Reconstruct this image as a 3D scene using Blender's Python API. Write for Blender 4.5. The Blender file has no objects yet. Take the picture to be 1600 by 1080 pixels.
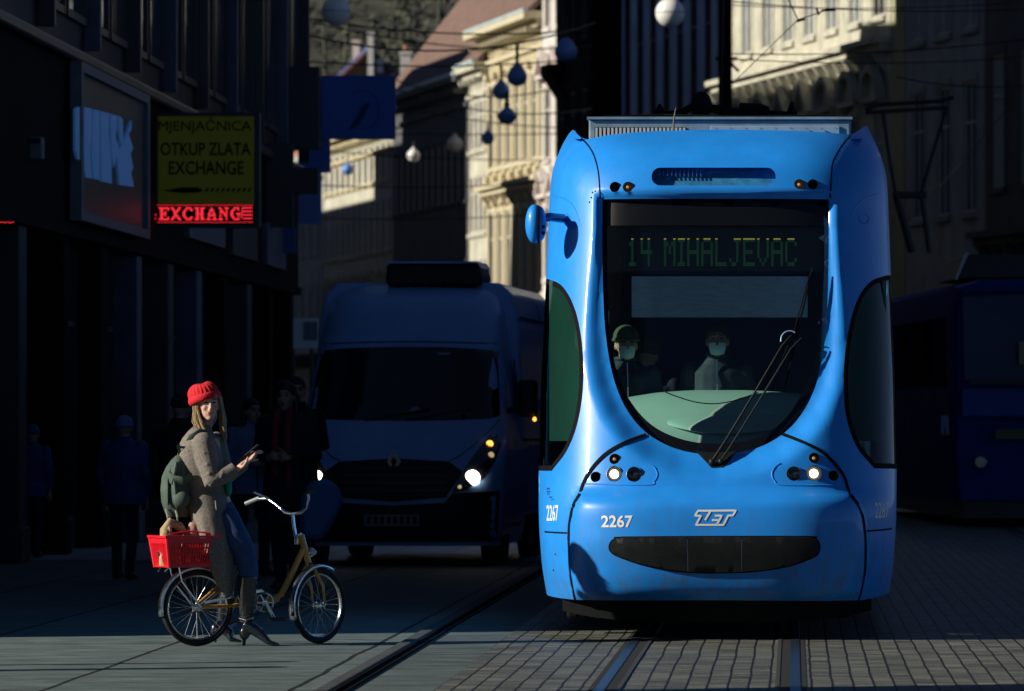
import bpy, bmesh, math, random
import numpy as np
from mathutils import Vector, Matrix
from mathutils.geometry import delaunay_2d_cdt
random.seed(7); rnd = random.Random(11)
S = bpy.context.scene
COL = S.collection
R = math.radians
# ---------------------------------------------------------------- camera, sky, sun, exposure
FPX = 9000.0; VX, VY = 1240.0, 660.0; EYE = 1.37
cd = bpy.data.cameras.new('camera'); cam = bpy.data.objects.new('camera', cd); COL.objects.link(cam)
cam.location = (0, 0, EYE); cam.rotation_euler = (R(90), 0, 0)
cd.sensor_width = 36; cd.lens = FPX / 1600 * 36
cd.shift_x = -(VX - 800) / 1600; cd.shift_y = (VY - 540) / 1600
cd.clip_start = 1; cd.clip_end = 3000
cd.dof.use_dof = True; cd.dof.focus_distance = 36.0; cd.dof.aperture_fstop = 6.0
S.camera = cam
SUN_A, SUN_EL = 17.0, 23.4            # azimuth of travel from +X towards +Y, elevation
ca, sa = math.cos(R(SUN_A)), math.sin(R(SUN_A)); ce, se = math.cos(R(SUN_EL)), math.sin(R(SUN_EL))
sd = Vector((ca*ce, sa*ce, -se))
W = bpy.data.worlds.new('World'); S.world = W; W.use_nodes = True
wt = W.node_tree; bg = wt.nodes['Background']
sky = wt.nodes.new('ShaderNodeTexSky'); sky.sky_type = 'NISHITA'; sky.sun_disc = False
sky.sun_elevation = R(SUN_EL); sky.sun_rotation = math.atan2(-ca, -sa)
sky.ozone_density = 1.5; sky.dust_density = 0.0; sky.air_density = 0.3; sky.altitude = 2000
wt.links.new(sky.outputs[0], bg.inputs[0]); bg.inputs[1].default_value = 0.07
sl = bpy.data.lights.new('sun', 'SUN'); sl.energy = 5.0; sl.angle = R(0.5); sl.color = (1.0, 0.93, 0.80)
so = bpy.data.objects.new('sun', sl); COL.objects.link(so)
so.rotation_euler = (-sd).to_track_quat('Z', 'Y').to_euler()
so.location = (-40, 0, 40)
S.view_settings.view_transform = 'Standard'; S.view_settings.look = 'None'
S.view_settings.gamma = 1; S.view_settings.exposure = 0.27
S.render.engine = 'CYCLES'
try:
    S.cycles.max_bounces = 8; S.cycles.diffuse_bounces = 3; S.cycles.glossy_bounces = 4
    S.cycles.transparent_max_bounces = 16; S.cycles.caustics_reflective = False; S.cycles.caustics_refractive = False
    S.cycles.use_denoising = True
    S.cycles.sample_clamp_indirect = 4
except Exception: pass

def P(px, py, Y):
    """world point at depth Y seen at photo pixel px, py (used once, to measure the photo)"""
    return Vector(((px - VX) * Y / FPX, Y, EYE + (VY - py) * Y / FPX))

# ---------------------------------------------------------------- materials
MATS = {}
def pm(name, col, rough=.5, metal=0., var=0., scale=6., bump=0., bscale=40., emis=None, es=1., coat=0., spec=.5, col2=None, stretch=None):
    if name in MATS: return MATS[name]
    m = bpy.data.materials.new(name); m.use_nodes = True; nt = m.node_tree; b = nt.nodes['Principled BSDF']
    b.inputs['Base Color'].default_value = (*col, 1); b.inputs['Roughness'].default_value = rough
    b.inputs['Metallic'].default_value = metal; b.inputs['Specular IOR Level'].default_value = spec
    if coat: b.inputs['Coat Weight'].default_value = coat; b.inputs['Coat Roughness'].default_value = .06
    tc = nt.nodes.new('ShaderNodeTexCoord'); mp = nt.nodes.new('ShaderNodeMapping')
    nt.links.new(tc.outputs['Object'], mp.inputs[0])
    if stretch: mp.inputs['Scale'].default_value = stretch
    if var or col2:
        n = nt.nodes.new('ShaderNodeTexNoise'); n.inputs['Scale'].default_value = scale; n.inputs['Detail'].default_value = 6
        n.inputs['Roughness'].default_value = .65
        nt.links.new(mp.outputs[0], n.inputs[0])
        r = nt.nodes.new('ShaderNodeValToRGB'); r.color_ramp.elements[0].position = .35; r.color_ramp.elements[1].position = .68
        c2 = col2 or tuple(min(1, c*(1+var)) for c in col); c1 = tuple(c*(1-var) for c in col) if not col2 else col
        r.color_ramp.elements[0].color = (*c1, 1); r.color_ramp.elements[1].color = (*c2, 1)
        nt.links.new(n.outputs[0], r.inputs[0]); nt.links.new(r.outputs[0], b.inputs['Base Color'])
        mr = nt.nodes.new('ShaderNodeMapRange'); mr.inputs[3].default_value = max(.02, rough-.08); mr.inputs[4].default_value = min(1, rough+.1)
        nt.links.new(n.outputs[0], mr.inputs[0]); nt.links.new(mr.outputs[0], b.inputs['Roughness'])
    if bump:
        n2 = nt.nodes.new('ShaderNodeTexNoise'); n2.inputs['Scale'].default_value = bscale; n2.inputs['Detail'].default_value = 4
        nt.links.new(mp.outputs[0], n2.inputs[0])
        bp = nt.nodes.new('ShaderNodeBump'); bp.inputs['Strength'].default_value = bump; bp.inputs['Distance'].default_value = .02
        nt.links.new(n2.outputs[0], bp.inputs['Height']); nt.links.new(bp.outputs[0], b.inputs['Normal'])
    if emis: b.inputs['Emission Color'].default_value = (*emis, 1); b.inputs['Emission Strength'].default_value = es
    MATS[name] = m; return m

def glass(name, tint, refl=.05):
    if name in MATS: return MATS[name]
    m = bpy.data.materials.new(name); m.use_nodes = True; nt = m.node_tree; nt.nodes.clear()
    o = nt.nodes.new('ShaderNodeOutputMaterial'); t = nt.nodes.new('ShaderNodeBsdfTransparent'); t.inputs[0].default_value = (*tint, 1)
    g = nt.nodes.new('ShaderNodeBsdfGlossy'); g.inputs['Roughness'].default_value = .02; g.inputs[0].default_value = (*([1.0 if refl < .1 else refl]*3), 1)
    f = nt.nodes.new('ShaderNodeFresnel'); f.inputs[0].default_value = 1.45
    mx = nt.nodes.new('ShaderNodeMixShader'); nt.links.new(f.outputs[0], mx.inputs[0]); nt.links.new(t.outputs[0], mx.inputs[1])
    nt.links.new(g.outputs[0], mx.inputs[2]); nt.links.new(mx.outputs[0], o.inputs[0])
    MATS[name] = m; return m

# ---------------------------------------------------------------- objects
def thing(name, label, cat, loc=(0, 0, 0), rotz=0, group=None):
    o = bpy.data.objects.new(name, None); COL.objects.link(o); o.location = loc; o.rotation_euler = (0, 0, rotz)
    o.empty_display_size = .2
    o['label'] = label; o['category'] = cat
    if group: o['group'] = group
    return o
def tag(o, label=None, cat=None, group=None, kind=None):
    if label: o['label'] = label
    if cat: o['category'] = cat
    if group: o['group'] = group
    if kind: o['kind'] = kind
    return o
def offs(o):
    v = Vector((0, 0, 0))
    while o is not None: v += Vector(o.location); o = o.parent
    return v
class MB:
    def __init__(s): s.v = []; s.f = []
    def add(s, vs, fs):
        n = len(s.v); s.v += [tuple(v) for v in vs]; s.f += [tuple(i+n for i in f) for f in fs]; return s
    def box(s, x0, y0, z0, x1, y1, z1):
        x0, x1 = sorted((x0, x1)); y0, y1 = sorted((y0, y1)); z0, z1 = sorted((z0, z1))
        return s.add([(x0,y0,z0),(x1,y0,z0),(x1,y1,z0),(x0,y1,z0),(x0,y0,z1),(x1,y0,z1),(x1,y1,z1),(x0,y1,z1)],
                     [(0,3,2,1),(4,5,6,7),(0,1,5,4),(1,2,6,5),(2,3,7,6),(3,0,4,7)])
    def tube(s, pts, r, n=10, caps=True, closed=False, up=None):
        pts = [Vector(p) for p in pts]; m = len(pts); rs = r if isinstance(r, list) else [r]*m
        vs = []; prev = None
        for i, p in enumerate(pts):
            if closed: d = pts[(i+1) % m] - pts[i-1]
            else: d = pts[min(i+1, m-1)] - pts[max(i-1, 0)]
            d.normalize()
            if prev is None:
                a = Vector(up) if up else (Vector((0, 0, 1)) if abs(d.z) < .9 else Vector((0, 1, 0)))
            else: a = prev
            a = (a - d*a.dot(d)).normalized(); b = d.cross(a); prev = a
            rr = rs[i]; ra, rb = rr if isinstance(rr, (list, tuple)) else (rr, rr)
            for k in range(n):
                t = 2*math.pi*k/n; vs.append(p + a*math.cos(t)*ra + b*math.sin(t)*rb)
        fs = []
        for i in range(m if closed else m-1):
            j = (i+1) % m
            for k in range(n): fs.append((i*n+k, i*n+(k+1) % n, j*n+(k+1) % n, j*n+k))
        if caps and not closed: fs.append(tuple(range(n))[::-1]); fs.append(tuple((m-1)*n+k for k in range(n)))
        return s.add(vs, fs)
    def ell(s, c, r, n=16, m=10, rot=None):
        c = Vector(c); r = r if isinstance(r, (list, tuple)) else (r, r, r); vs = [Vector((0, 0, r[2]))]
        for i in range(1, m):
            ph = math.pi*i/m
            for k in range(n): t = 2*math.pi*k/n; vs.append(Vector((r[0]*math.sin(ph)*math.cos(t), r[1]*math.sin(ph)*math.sin(t), r[2]*math.cos(ph))))
        vs.append(Vector((0, 0, -r[2])))
        if rot: q = Matrix(rot) if not hasattr(rot, 'to_matrix') else rot.to_matrix(); vs = [q @ v for v in vs]
        vs = [v + c for v in vs]; fs = [(0, 1+k, 1+(k+1) % n) for k in range(n)]
        for i in range(m-2):
            for k in range(n): fs.append((1+i*n+k, 1+(i+1)*n+k, 1+(i+1)*n+(k+1) % n, 1+i*n+(k+1) % n))
        e = 1+(m-1)*n; fs += [(e, 1+(m-2)*n+(k+1) % n, 1+(m-2)*n+k) for k in range(n)]
        return s.add(vs, fs)
    def lathe(s, prof, c=(0, 0, 0), n=24, axis='Z'):
        c = Vector(c); vs = []
        for (r, h) in prof:
            for k in range(n):
                t = 2*math.pi*k/n; a, b = r*math.cos(t), r*math.sin(t)
                vs.append(c + (Vector((a, b, h)) if axis == 'Z' else Vector((a, h, b)) if axis == 'Y' else Vector((h, a, b))))
        fs = []
        for i in range(len(prof)-1):
            for k in range(n): fs.append((i*n+k, i*n+(k+1) % n, (i+1)*n+(k+1) % n, (i+1)*n+k))
        fs.append(tuple(range(n))); fs.append(tuple((len(prof)-1)*n+k for k in range(n)))
        return s.add(vs, fs)
    def prism(s, poly, a0, a1, axis='Y'):
        n = len(poly)
        f = (lambda p, a: (p[0], a, p[1])) if axis == 'Y' else (lambda p, a: (a, p[0], p[1])) if axis == 'X' else (lambda p, a: (p[0], p[1], a))
        vs = [f(p, a0) for p in poly] + [f(p, a1) for p in poly]
        fs = [tuple(range(n)), tuple(range(2*n-1, n-1, -1))] + [(i, i+n, (i+1) % n+n, (i+1) % n) for i in range(n)]
        return s.add(vs, fs)
    def xf(s, M):
        s.v = [tuple(M @ Vector(v)) for v in s.v]; return s
    def build(s, name, mat, parent=None, smooth=False, world=False, bevel=0, sub=0, solid=0, recalc=True, angle=40):
        me = bpy.data.meshes.new(name); o = offs(parent) if (world and parent is not None) else Vector((0, 0, 0))
        me.from_pydata([(v[0]-o.x, v[1]-o.y, v[2]-o.z) for v in s.v], [], s.f); me.update()
        if recalc:
            bm = bmesh.new(); bm.from_mesh(me); bmesh.ops.recalc_face_normals(bm, faces=bm.faces); bm.to_mesh(me); bm.free()
        ob = bpy.data.objects.new(name, me); COL.objects.link(ob); me.materials.append(mat)
        if parent is not None: ob.parent = parent
        if smooth:
            me.polygons.foreach_set('use_smooth', [True]*len(me.polygons))
            try: me.set_sharp_from_angle(angle=R(angle))
            except Exception: pass
        if solid:
            q = ob.modifiers.new('s', 'SOLIDIFY'); q.thickness = solid; q.offset = -1
        if bevel:
            q = ob.modifiers.new('b', 'BEVEL'); q.width = bevel; q.segments = 2; q.limit_method = 'ANGLE'
        if sub:
            q = ob.modifiers.new('u', 'SUBSURF'); q.levels = sub; q.render_levels = sub
        return ob
def struct(name, mb, mat, **k): return tag(mb.build(name, mat, **k), kind='structure')
def fuse(ob, voxel, smooth=6, dec=0):
    """voxel-join overlapping volumes of one mesh into one continuous surface"""
    q = ob.modifiers.new('r', 'REMESH'); q.mode = 'VOXEL'; q.voxel_size = voxel; q.use_smooth_shade = True
    if smooth: w = ob.modifiers.new('w', 'SMOOTH'); w.iterations = smooth; w.factor = .5
    dg = bpy.context.evaluated_depsgraph_get(); me = bpy.data.meshes.new_from_object(ob.evaluated_get(dg))
    mats = [m for m in ob.data.materials]; ob.modifiers.clear(); ob.data = me
    me.materials.clear()
    for m in mats: me.materials.append(m)
    me.polygons.foreach_set('use_smooth', [True]*len(me.polygons))
    return ob
def copy_tree(o, parent=None):
    c = o.copy(); COL.objects.link(c)
    if parent is not None: c.parent = parent
    for ch in [x for x in bpy.data.objects if x.parent == o]: copy_tree(ch, c)
    return c
def catmull(pts, per=6, closed=True):
    pts = [np.array(p, float) for p in pts]; n = len(pts); out = []
    for i in range(n if closed else n-1):
        g = (lambda k: pts[k % n]) if closed else (lambda k: pts[min(max(k, 0), n-1)])
        a, b, c, d = g(i-1), g(i), g(i+1), g(i+2)
        for j in range(per):
            t = j/per; out.append(.5*((2*b)+(-a+c)*t+(2*a-5*b+4*c-d)*t*t+(-a+3*b-3*c+d)*t**3))
    if not closed: out.append(pts[-1])
    return [tuple(p) for p in out]
def arc(cx, cy, r, a0, a1, n=8, ry=None):
    ry = ry or r
    return [(cx+r*math.cos(R(a0+(a1-a0)*i/n)), cy+ry*math.sin(R(a0+(a1-a0)*i/n))) for i in range(n+1)]
def inpoly(pts, poly):
    pts = np.asarray(pts, float); poly = np.asarray(poly, float); x, y = pts[:, 0], pts[:, 1]; ins = np.zeros(len(pts), bool)
    x1, y1 = poly[:, 0], poly[:, 1]; x2, y2 = np.roll(x1, -1), np.roll(y1, -1)
    for a, b, c, d in zip(x1, y1, x2, y2):
        if b == d: continue
        m = (b > y) != (d > y); ins ^= m & (x < (c-a)*(y-b)/(d-b)+a)
    return ins
def pdist(pts, poly, closed=True):
    pts = np.asarray(pts, float); poly = np.asarray(poly, float); nx = np.roll(poly, -1, axis=0); best = np.full(len(pts), 1e9)
    for a, b in list(zip(poly, nx))[:None if closed else -1]:
        ab = b-a; L = (ab**2).sum()
        if L < 1e-12: continue
        t = np.clip(((pts-a)@ab)/L, 0, 1); d = np.sqrt(((pts-(a+t[:, None]*ab))**2).sum(1)); best = np.minimum(best, d)
    return best
def resamp(poly, step, closed=True):
    out = []; n = len(poly)
    for i in range(n if closed else n-1):
        a = np.array(poly[i], float); b = np.array(poly[(i+1) % n], float); L = np.linalg.norm(b-a); k = max(1, int(round(L/step)))
        for j in range(k): out.append(tuple(a+(b-a)*j/k))
    if not closed: out.append(tuple(poly[-1]))
    return out
def textmesh(body, bold=0., shear=0., extrude=0.):
    """outline of a word as 2D triangles, 1 unit high box"""
    cu = bpy.data.curves.new('t', 'FONT'); cu.body = body; cu.offset = bold; cu.shear = shear; cu.extrude = extrude; cu.resolution_u = 3
    ob = bpy.data.objects.new('t', cu); COL.objects.link(ob); dg = bpy.context.evaluated_depsgraph_get()
    me = bpy.data.meshes.new_from_object(ob.evaluated_get(dg)); v = np.array([x.co[:] for x in me.vertices]); f = [tuple(p.vertices) for p in me.polygons]
    bpy.data.objects.remove(ob); bpy.data.curves.remove(cu); bpy.data.meshes.remove(me)
    lo, hi = v.min(0), v.max(0); v = v-lo; v[:, 0] /= hi[0]-lo[0]; v[:, 1] /= hi[1]-lo[1]
    return v, f
def flat_text(mb, body, org, ux, uz, w, h, out, bold=0., shear=0., th=.01):
    """word on a flat board: org = lower left, ux/uz = unit vectors, out = unit normal"""
    v, f = textmesh(body, bold, shear, .05); org, ux, uz, out = map(Vector, (org, ux, uz, out)); zmax = v[:, 2].max()
    mb.add([org+ux*(a*w)+uz*(b*h)+out*(c/zmax*th) for a, b, c in v], f)
    return mb
# ================================================================ ground
def ground_mat(name, base, dark, joint, bw, rh, mortar, rough, warp=.03, bump=.5, scale=1., swap=True, squash=1.):
    m = bpy.data.materials.new(name); m.use_nodes = True; nt = m.node_tree; b = nt.nodes['Principled BSDF']; b.inputs['Specular IOR Level'].default_value = .3
    geo = nt.nodes.new('ShaderNodeNewGeometry'); sep = nt.nodes.new('ShaderNodeSeparateXYZ'); nt.links.new(geo.outputs['Position'], sep.inputs[0])
    cmb = nt.nodes.new('ShaderNodeCombineXYZ')
    n0 = nt.nodes.new('ShaderNodeTexNoise'); n0.inputs['Scale'].default_value = .9; n0.inputs['Detail'].default_value = 3
    nt.links.new(geo.outputs['Position'], n0.inputs[0])
    w = nt.nodes.new('ShaderNodeMath'); w.operation = 'MULTIPLY_ADD'; w.inputs[1].default_value = warp; 
    nt.links.new(n0.outputs[0], w.inputs[0]); nt.links.new(sep.outputs[0 if swap else 1], w.inputs[2])
    nt.links.new(sep.outputs[1 if swap else 0], cmb.inputs[0]); nt.links.new(w.outputs[0], cmb.inputs[1])
    br = nt.nodes.new('ShaderNodeTexBrick'); br.inputs['Scale'].default_value = 1; br.inputs['Brick Width'].default_value = bw
    br.inputs['Row Height'].default_value = rh; br.inputs['Mortar Size'].default_value = mortar; br.inputs['Mortar Smooth'].default_value = .3
    br.inputs['Color1'].default_value = (*base, 1); br.inputs['Color2'].default_value = (*dark, 1); br.inputs['Mortar'].default_value = (*joint, 1)
    br.inputs['Bias'].default_value = -.1
    nt.links.new(cmb.outputs[0], br.inputs[0])
    n1 = nt.nodes.new('ShaderNodeTexNoise'); n1.inputs['Scale'].default_value = 3.0; n1.inputs['Detail'].default_value = 8; n1.inputs['Roughness'].default_value = .7
    mp = nt.nodes.new('ShaderNodeMapping'); mp.inputs['Scale'].default_value = (.8, 1.6, 1)
    nt.links.new(geo.outputs['Position'], mp.inputs[0]); nt.links.new(mp.outputs[0], n1.inputs[0])
    cr = nt.nodes.new('ShaderNodeValToRGB'); cr.color_ramp.elements[0].position = .3; cr.color_ramp.elements[1].position = .72
    cr.color_ramp.elements[0].color = (.42, .42, .43, 1); cr.color_ramp.elements[1].color = (1.35, 1.3, 1.22, 1)
    nt.links.new(n1.outputs[0], cr.inputs[0])
    mu = nt.nodes.new('ShaderNodeMixRGB'); mu.blend_type = 'MULTIPLY'; mu.inputs[0].default_value = 1
    nt.links.new(br.outputs[0], mu.inputs[1]); nt.links.new(cr.outputs[0], mu.inputs[2]); nt.links.new(mu.outputs[0], b.inputs['Base Color'])
    n3 = nt.nodes.new('ShaderNodeTexNoise'); n3.inputs['Scale'].default_value = 30; n3.inputs['Detail'].default_value = 5
    nt.links.new(geo.outputs['Position'], n3.inputs[0])
    hm = nt.nodes.new('ShaderNodeMath'); hm.operation = 'MULTIPLY_ADD'; hm.inputs[1].default_value = .5
    iv = nt.nodes.new('ShaderNodeMath'); iv.operation = 'SUBTRACT'; iv.inputs[0].default_value = 1; nt.links.new(br.outputs['Fac'], iv.inputs[1])
    nt.links.new(n3.outputs[0], hm.inputs[0]); nt.links.new(iv.outputs[0], hm.inputs[2])
    bp = nt.nodes.new('ShaderNodeBump'); bp.inputs['Strength'].default_value = bump; bp.inputs['Distance'].default_value = .012
    nt.links.new(hm.outputs[0], bp.inputs['Height']); nt.links.new(bp.outputs[0], b.inputs['Normal'])
    mr = nt.nodes.new('ShaderNodeMapRange'); mr.inputs[3].default_value = rough-.12; mr.inputs[4].default_value = rough+.2
    nt.links.new(n1.outputs[0], mr.inputs[0]); nt.links.new(mr.outputs[0], b.inputs['Roughness'])
    return m
m_slab = ground_mat('concrete slabs', (.135, .185, .19), (.11, .15, .155), (.015, .015, .015), 3.1, 1.27, .018, .72, warp=.05, bump=.35)
m_sett = ground_mat('stone setts', (.185, .20, .18), (.075, .08, .072), (.014, .014, .014), .13, .108, .0075, .52, warp=.028, bump=.9)
m_asph = ground_mat('asphalt', (.055, .055, .06), (.045, .045, .05), (.03, .03, .03), 5, 3.4, .01, .6, warp=.2, bump=.3)
m_pale = ground_mat('pale ground band', (.62, .66, .70), (.5, .55, .6), (.2, .2, .2), .9, .6, .015, .35, warp=.02, bump=.2)
m_gutter = ground_mat('gutter stone', (.11, .15, .155), (.09, .12, .125), (.02, .02, .02), 1.0, .9, .02, .7, warp=.03, bump=.4)
def sheet(x0, y0, x1, y1, z): return MB().add([(x0, y0, z), (x1, y0, z), (x1, y1, z), (x0, y1, z)], [(0, 1, 2, 3)])
struct('ground', sheet(-900, -60, 900, 1500, -.012), m_asph)
struct('street_paving', sheet(-8.4, 0, -2.33, 130, 0), m_slab)
struct('side_street', sheet(-120, 20, -8.41, 35.95, -.004), m_slab)
struct('gutter', sheet(-2.27, 0, -1.83, 130, 0), m_gutter)
m_curb = pm('curb gap', (.006, .006, .007), .9, bump=.5, spec=.1)
struct('drain_channel', MB().box(-2.33, 0, -.06, -2.27, 130, -.02).box(-2.335, 0, -.05, -2.325, 130, .012).box(-2.275, 0, -.05, -2.265, 130, .012), m_curb)
struct('kerb', MB().box(-2.43, 0, -.05, -2.345, 130, .018), pm('kerb stone', (.05, .055, .06), .8, var=.4, scale=9, bump=.4), bevel=.01)
struct('tram_lane', sheet(-1.83, 0, 12, 150, .002), m_sett)
struct('far_road', sheet(-40, 130.01, -1.84, 300, -.002), m_asph)
struct('pale_ground_band', sheet(-9.3, 57, -1.84, 65, .005), m_pale)  # paler strip of ground across the street
m_rail = pm('rail steel', (.10, .14, .20), .38, metal=1., var=.25, scale=30)
m_lip_r = pm('rusty rail lip', (.05, .045, .04), .6, var=.4, scale=30)
m_groove = pm('rail groove', (.008, .008, .008), .8)
def rail(x, side, lab, g):
    r = thing('rail', lab, 'rail', (x, 0, 0), group=g)
    MB().box(-.028, 1, -.02, .028, 140, .008).build('rail_head', m_rail, r, bevel=.003)
    MB().box(.029*side, 1, -.02, .082*side, 140, .0045).build('groove', m_groove, r)
    MB().box(.083*side, 1, -.02, .105*side, 140, .0075).build('guard_lip', m_lip_r, r)
    MB().box(-.060*side, 1, -.02, -.029*side, 140, .004).build('joint', m_groove, r)
rail(-.991, 1, 'left steel rail of the track under the bright blue tram', 'rails in the setts')
rail(.009, -1, 'right steel rail of the track under the bright blue tram', 'rails in the setts')
rail(2.75, 1, 'left steel rail of the track under the dark blue tram', 'rails in the setts')
rail(3.75, -1, 'right steel rail of the track under the dark blue tram', 'rails in the setts')
# ================================================================ the blue tram (front at Y0)
Y0 = 35.95; XC = (1121.5-VX)/FPX*(Y0+1); DD = .95; TRAM_LEN = 31.0
m_blue = pm('tram blue paint', (.015, .265, .82), .40, var=.08, scale=3.5, coat=.2, spec=.35)
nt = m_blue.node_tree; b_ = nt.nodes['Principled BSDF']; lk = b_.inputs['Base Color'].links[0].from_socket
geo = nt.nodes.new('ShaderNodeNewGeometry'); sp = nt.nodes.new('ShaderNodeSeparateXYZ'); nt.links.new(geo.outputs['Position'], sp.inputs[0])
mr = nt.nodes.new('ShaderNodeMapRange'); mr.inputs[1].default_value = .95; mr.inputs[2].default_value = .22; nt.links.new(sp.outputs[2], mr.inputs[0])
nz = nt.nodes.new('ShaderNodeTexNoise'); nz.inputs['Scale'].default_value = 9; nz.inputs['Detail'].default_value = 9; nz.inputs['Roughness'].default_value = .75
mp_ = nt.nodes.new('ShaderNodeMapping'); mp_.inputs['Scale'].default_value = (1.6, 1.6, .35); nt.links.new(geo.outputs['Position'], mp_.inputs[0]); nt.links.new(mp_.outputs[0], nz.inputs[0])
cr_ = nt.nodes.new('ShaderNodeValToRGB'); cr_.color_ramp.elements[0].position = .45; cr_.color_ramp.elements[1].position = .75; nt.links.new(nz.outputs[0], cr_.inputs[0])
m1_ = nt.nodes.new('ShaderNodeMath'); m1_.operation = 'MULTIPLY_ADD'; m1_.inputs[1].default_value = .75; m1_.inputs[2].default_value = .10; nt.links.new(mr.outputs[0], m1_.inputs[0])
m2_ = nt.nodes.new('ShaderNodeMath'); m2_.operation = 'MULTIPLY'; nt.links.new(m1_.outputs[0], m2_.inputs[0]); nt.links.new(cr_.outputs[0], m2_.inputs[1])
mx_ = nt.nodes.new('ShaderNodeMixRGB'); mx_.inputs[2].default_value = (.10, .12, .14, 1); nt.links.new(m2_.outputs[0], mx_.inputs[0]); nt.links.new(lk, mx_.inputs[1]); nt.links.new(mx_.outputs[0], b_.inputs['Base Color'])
m_blued = pm('dark blue paint', (.01, .06, .34), .35, var=.15, scale=4, coat=.5)
m_black = pm('black rubber', (.004, .004, .005), .8, spec=.1)
m_bplast = pm('black bumper plastic', (.007, .009, .010), .5, var=.3, scale=14, bump=.12, bscale=150, spec=.3)
m_frit = pm('black glass border', (.004, .005, .007), .25, spec=.4)
m_white = pm('white marking', (.78, .80, .80), .5)
m_steel = pm('chrome', (.75, .76, .78), .14, metal=1.)
m_grey = pm('grey roof metal', (.18, .26, .31), .45, var=.2, scale=8)
m_under = pm('dark underframe', (.006, .007, .008), .85, var=.3, scale=10, spec=.15)
m_int = pm('cab blue lining', (.008, .025, .09), .8)
m_mint = pm('pale dashboard', (.36, .50, .46), .55, var=.05, scale=3)
m_glass = glass('windscreen glass', (.86, .95, .93)); m_sglass = glass('side glass', (.50, .74, .66), .35)
Wt = [(.15, 1.07), (.255, 1.097), (.45, 1.125), (.70, 1.142), (1.05, 1.149), (1.62, 1.142), (2.29, 1.118), (2.6, 1.108), (2.9, 1.098), (3.0, 1.088), (3.1, 1.062), (3.2, 1.028), (3.31, .985), (3.4, .965)]
Bt = [(.15, .24), (.255, .13), (.40, .05), (.60, .0), (.80, .0), (.90, .02), (.92, .05), (1.0, .08), (1.25, .16), (1.6, .27), (2.0, .38), (2.85, .62), (3.0, .70), (3.1, .80), (3.18, .93), (3.25, 1.12), (3.32, 1.4), (3.4, 1.8)]
def itab(tb, z):
    z = np.asarray(z, float); a = np.array(tb)
    return np.interp(z, a[:, 0], a[:, 1])
def smtab(tb, z):  # lightly smoothed interpolation
    return sum(itab(tb, np.asarray(z)+d) for d in (-.045, -.03, -.015, 0, .015, .03, .045))/7
_t = np.concatenate([np.linspace(0, .97, 400), 1-np.geomspace(.03, 1e-6, 300)]); _d = DD*(1-np.sqrt(np.clip(1-_t**4, 0, 1))); _x = 1.13*_t
_s = np.concatenate([[0], np.cumsum(np.hypot(np.diff(_x), np.diff(_d)))]); LS = float(_s[-1]); SIDE = 1.6
def smooth01(x): x = np.clip(x, 0, 1); return x*x*(3-2*x)
WS_PX = [(941,311),(940.5,380),(941.5,450),(944,505),(950,555),(960,598),(976,636),(1000,668),(1030,690),(1068,705),(1119,711),(1170,704),(1207,689),(1237,666),(1260,635),(1276,598),(1286,555),(1291,505),(1294,450),(1295,380),(1295,311)]
BP_PX = [(905,772),(893,795),(888,830),(887,870),(890,905),(897,940),(1341,940),(1349,905),(1353,870),(1353,830),(1347,795),(1335,770)]
def px_xz(px, py, feat=False):
    X, Z, Y = XC, 1.5, Y0+.3
    for _ in range(12):
        X = (px-VX)*Y/FPX; Z = EYE+(VY-py)*Y/FPX
        t = min(abs(X-XC)/float(smtab(Wt, Z)), .99995)
        Y = Y0+float(smtab(Bt, Z))+DD*(1-math.sqrt(max(0, 1-t**4)))
    return X, Z
WS_XZ = [px_xz(*p) for p in WS_PX]; BP_XZ = [px_xz(*p) for p in BP_PX]
WSD = resamp(WS_XZ, .05); BPD = resamp(BP_XZ, .05)
def px_s(px, py):
    X, Z = px_xz(px, py); t = (X-XC)/float(smtab(Wt, Z)); t = max(-1, min(1, t))
    return (math.copysign(float(np.interp(abs(t), _t, _s)), t), Z)
def O(lst):   # outline: photo pixels, or ('S', side, distance back along the flank, z)
    return [px_s(*p) if p[0] != 'S' else (p[1]*(LS+p[2]), p[3]) for p in lst]
def surf(pts, off=0.):
    p = np.asarray(pts, float); s, z = p[:, 0], p[:, 1]; a = np.abs(s); sg = np.sign(s)
    t = np.interp(np.minimum(a, LS), _s, _t); w = smtab(Wt, z); x = XC+sg*w*t
    y = Y0+smtab(Bt, z)+DD*(1-np.sqrt(np.clip(1-t**4, 0, 1)))
    q = np.stack([x, z], 1)
    d = pdist(q, WSD); ins = inpoly(q, WS_XZ); d[ins] = 0
    hi = smooth01((z-1.5)/1.2); wd = .17*(1-hi)+.045*hi; dep = .105*(1-hi)+.05*hi; dep = dep*smooth01((3.02-z)/.2)
    y = y+dep*(1-smooth01(d/wd))*(a < LS)
    d = pdist(q, BPD); ins = inpoly(q, BP_XZ)
    y = y-np.where(ins, .065*np.sqrt(np.clip(1-(1-np.clip(d/.075, 0, 1))**2, 0, 1)), 0)*(a < LS)*smooth01((z-.2)/.12)
    ys = Y0+smtab(Bt, z)+DD; yend = Y0+1.8+DD
    y = np.where(a > LS, ys+(a-LS)/SIDE*(yend-ys), y)
    return np.stack([x, y-off, z], 1)
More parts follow.
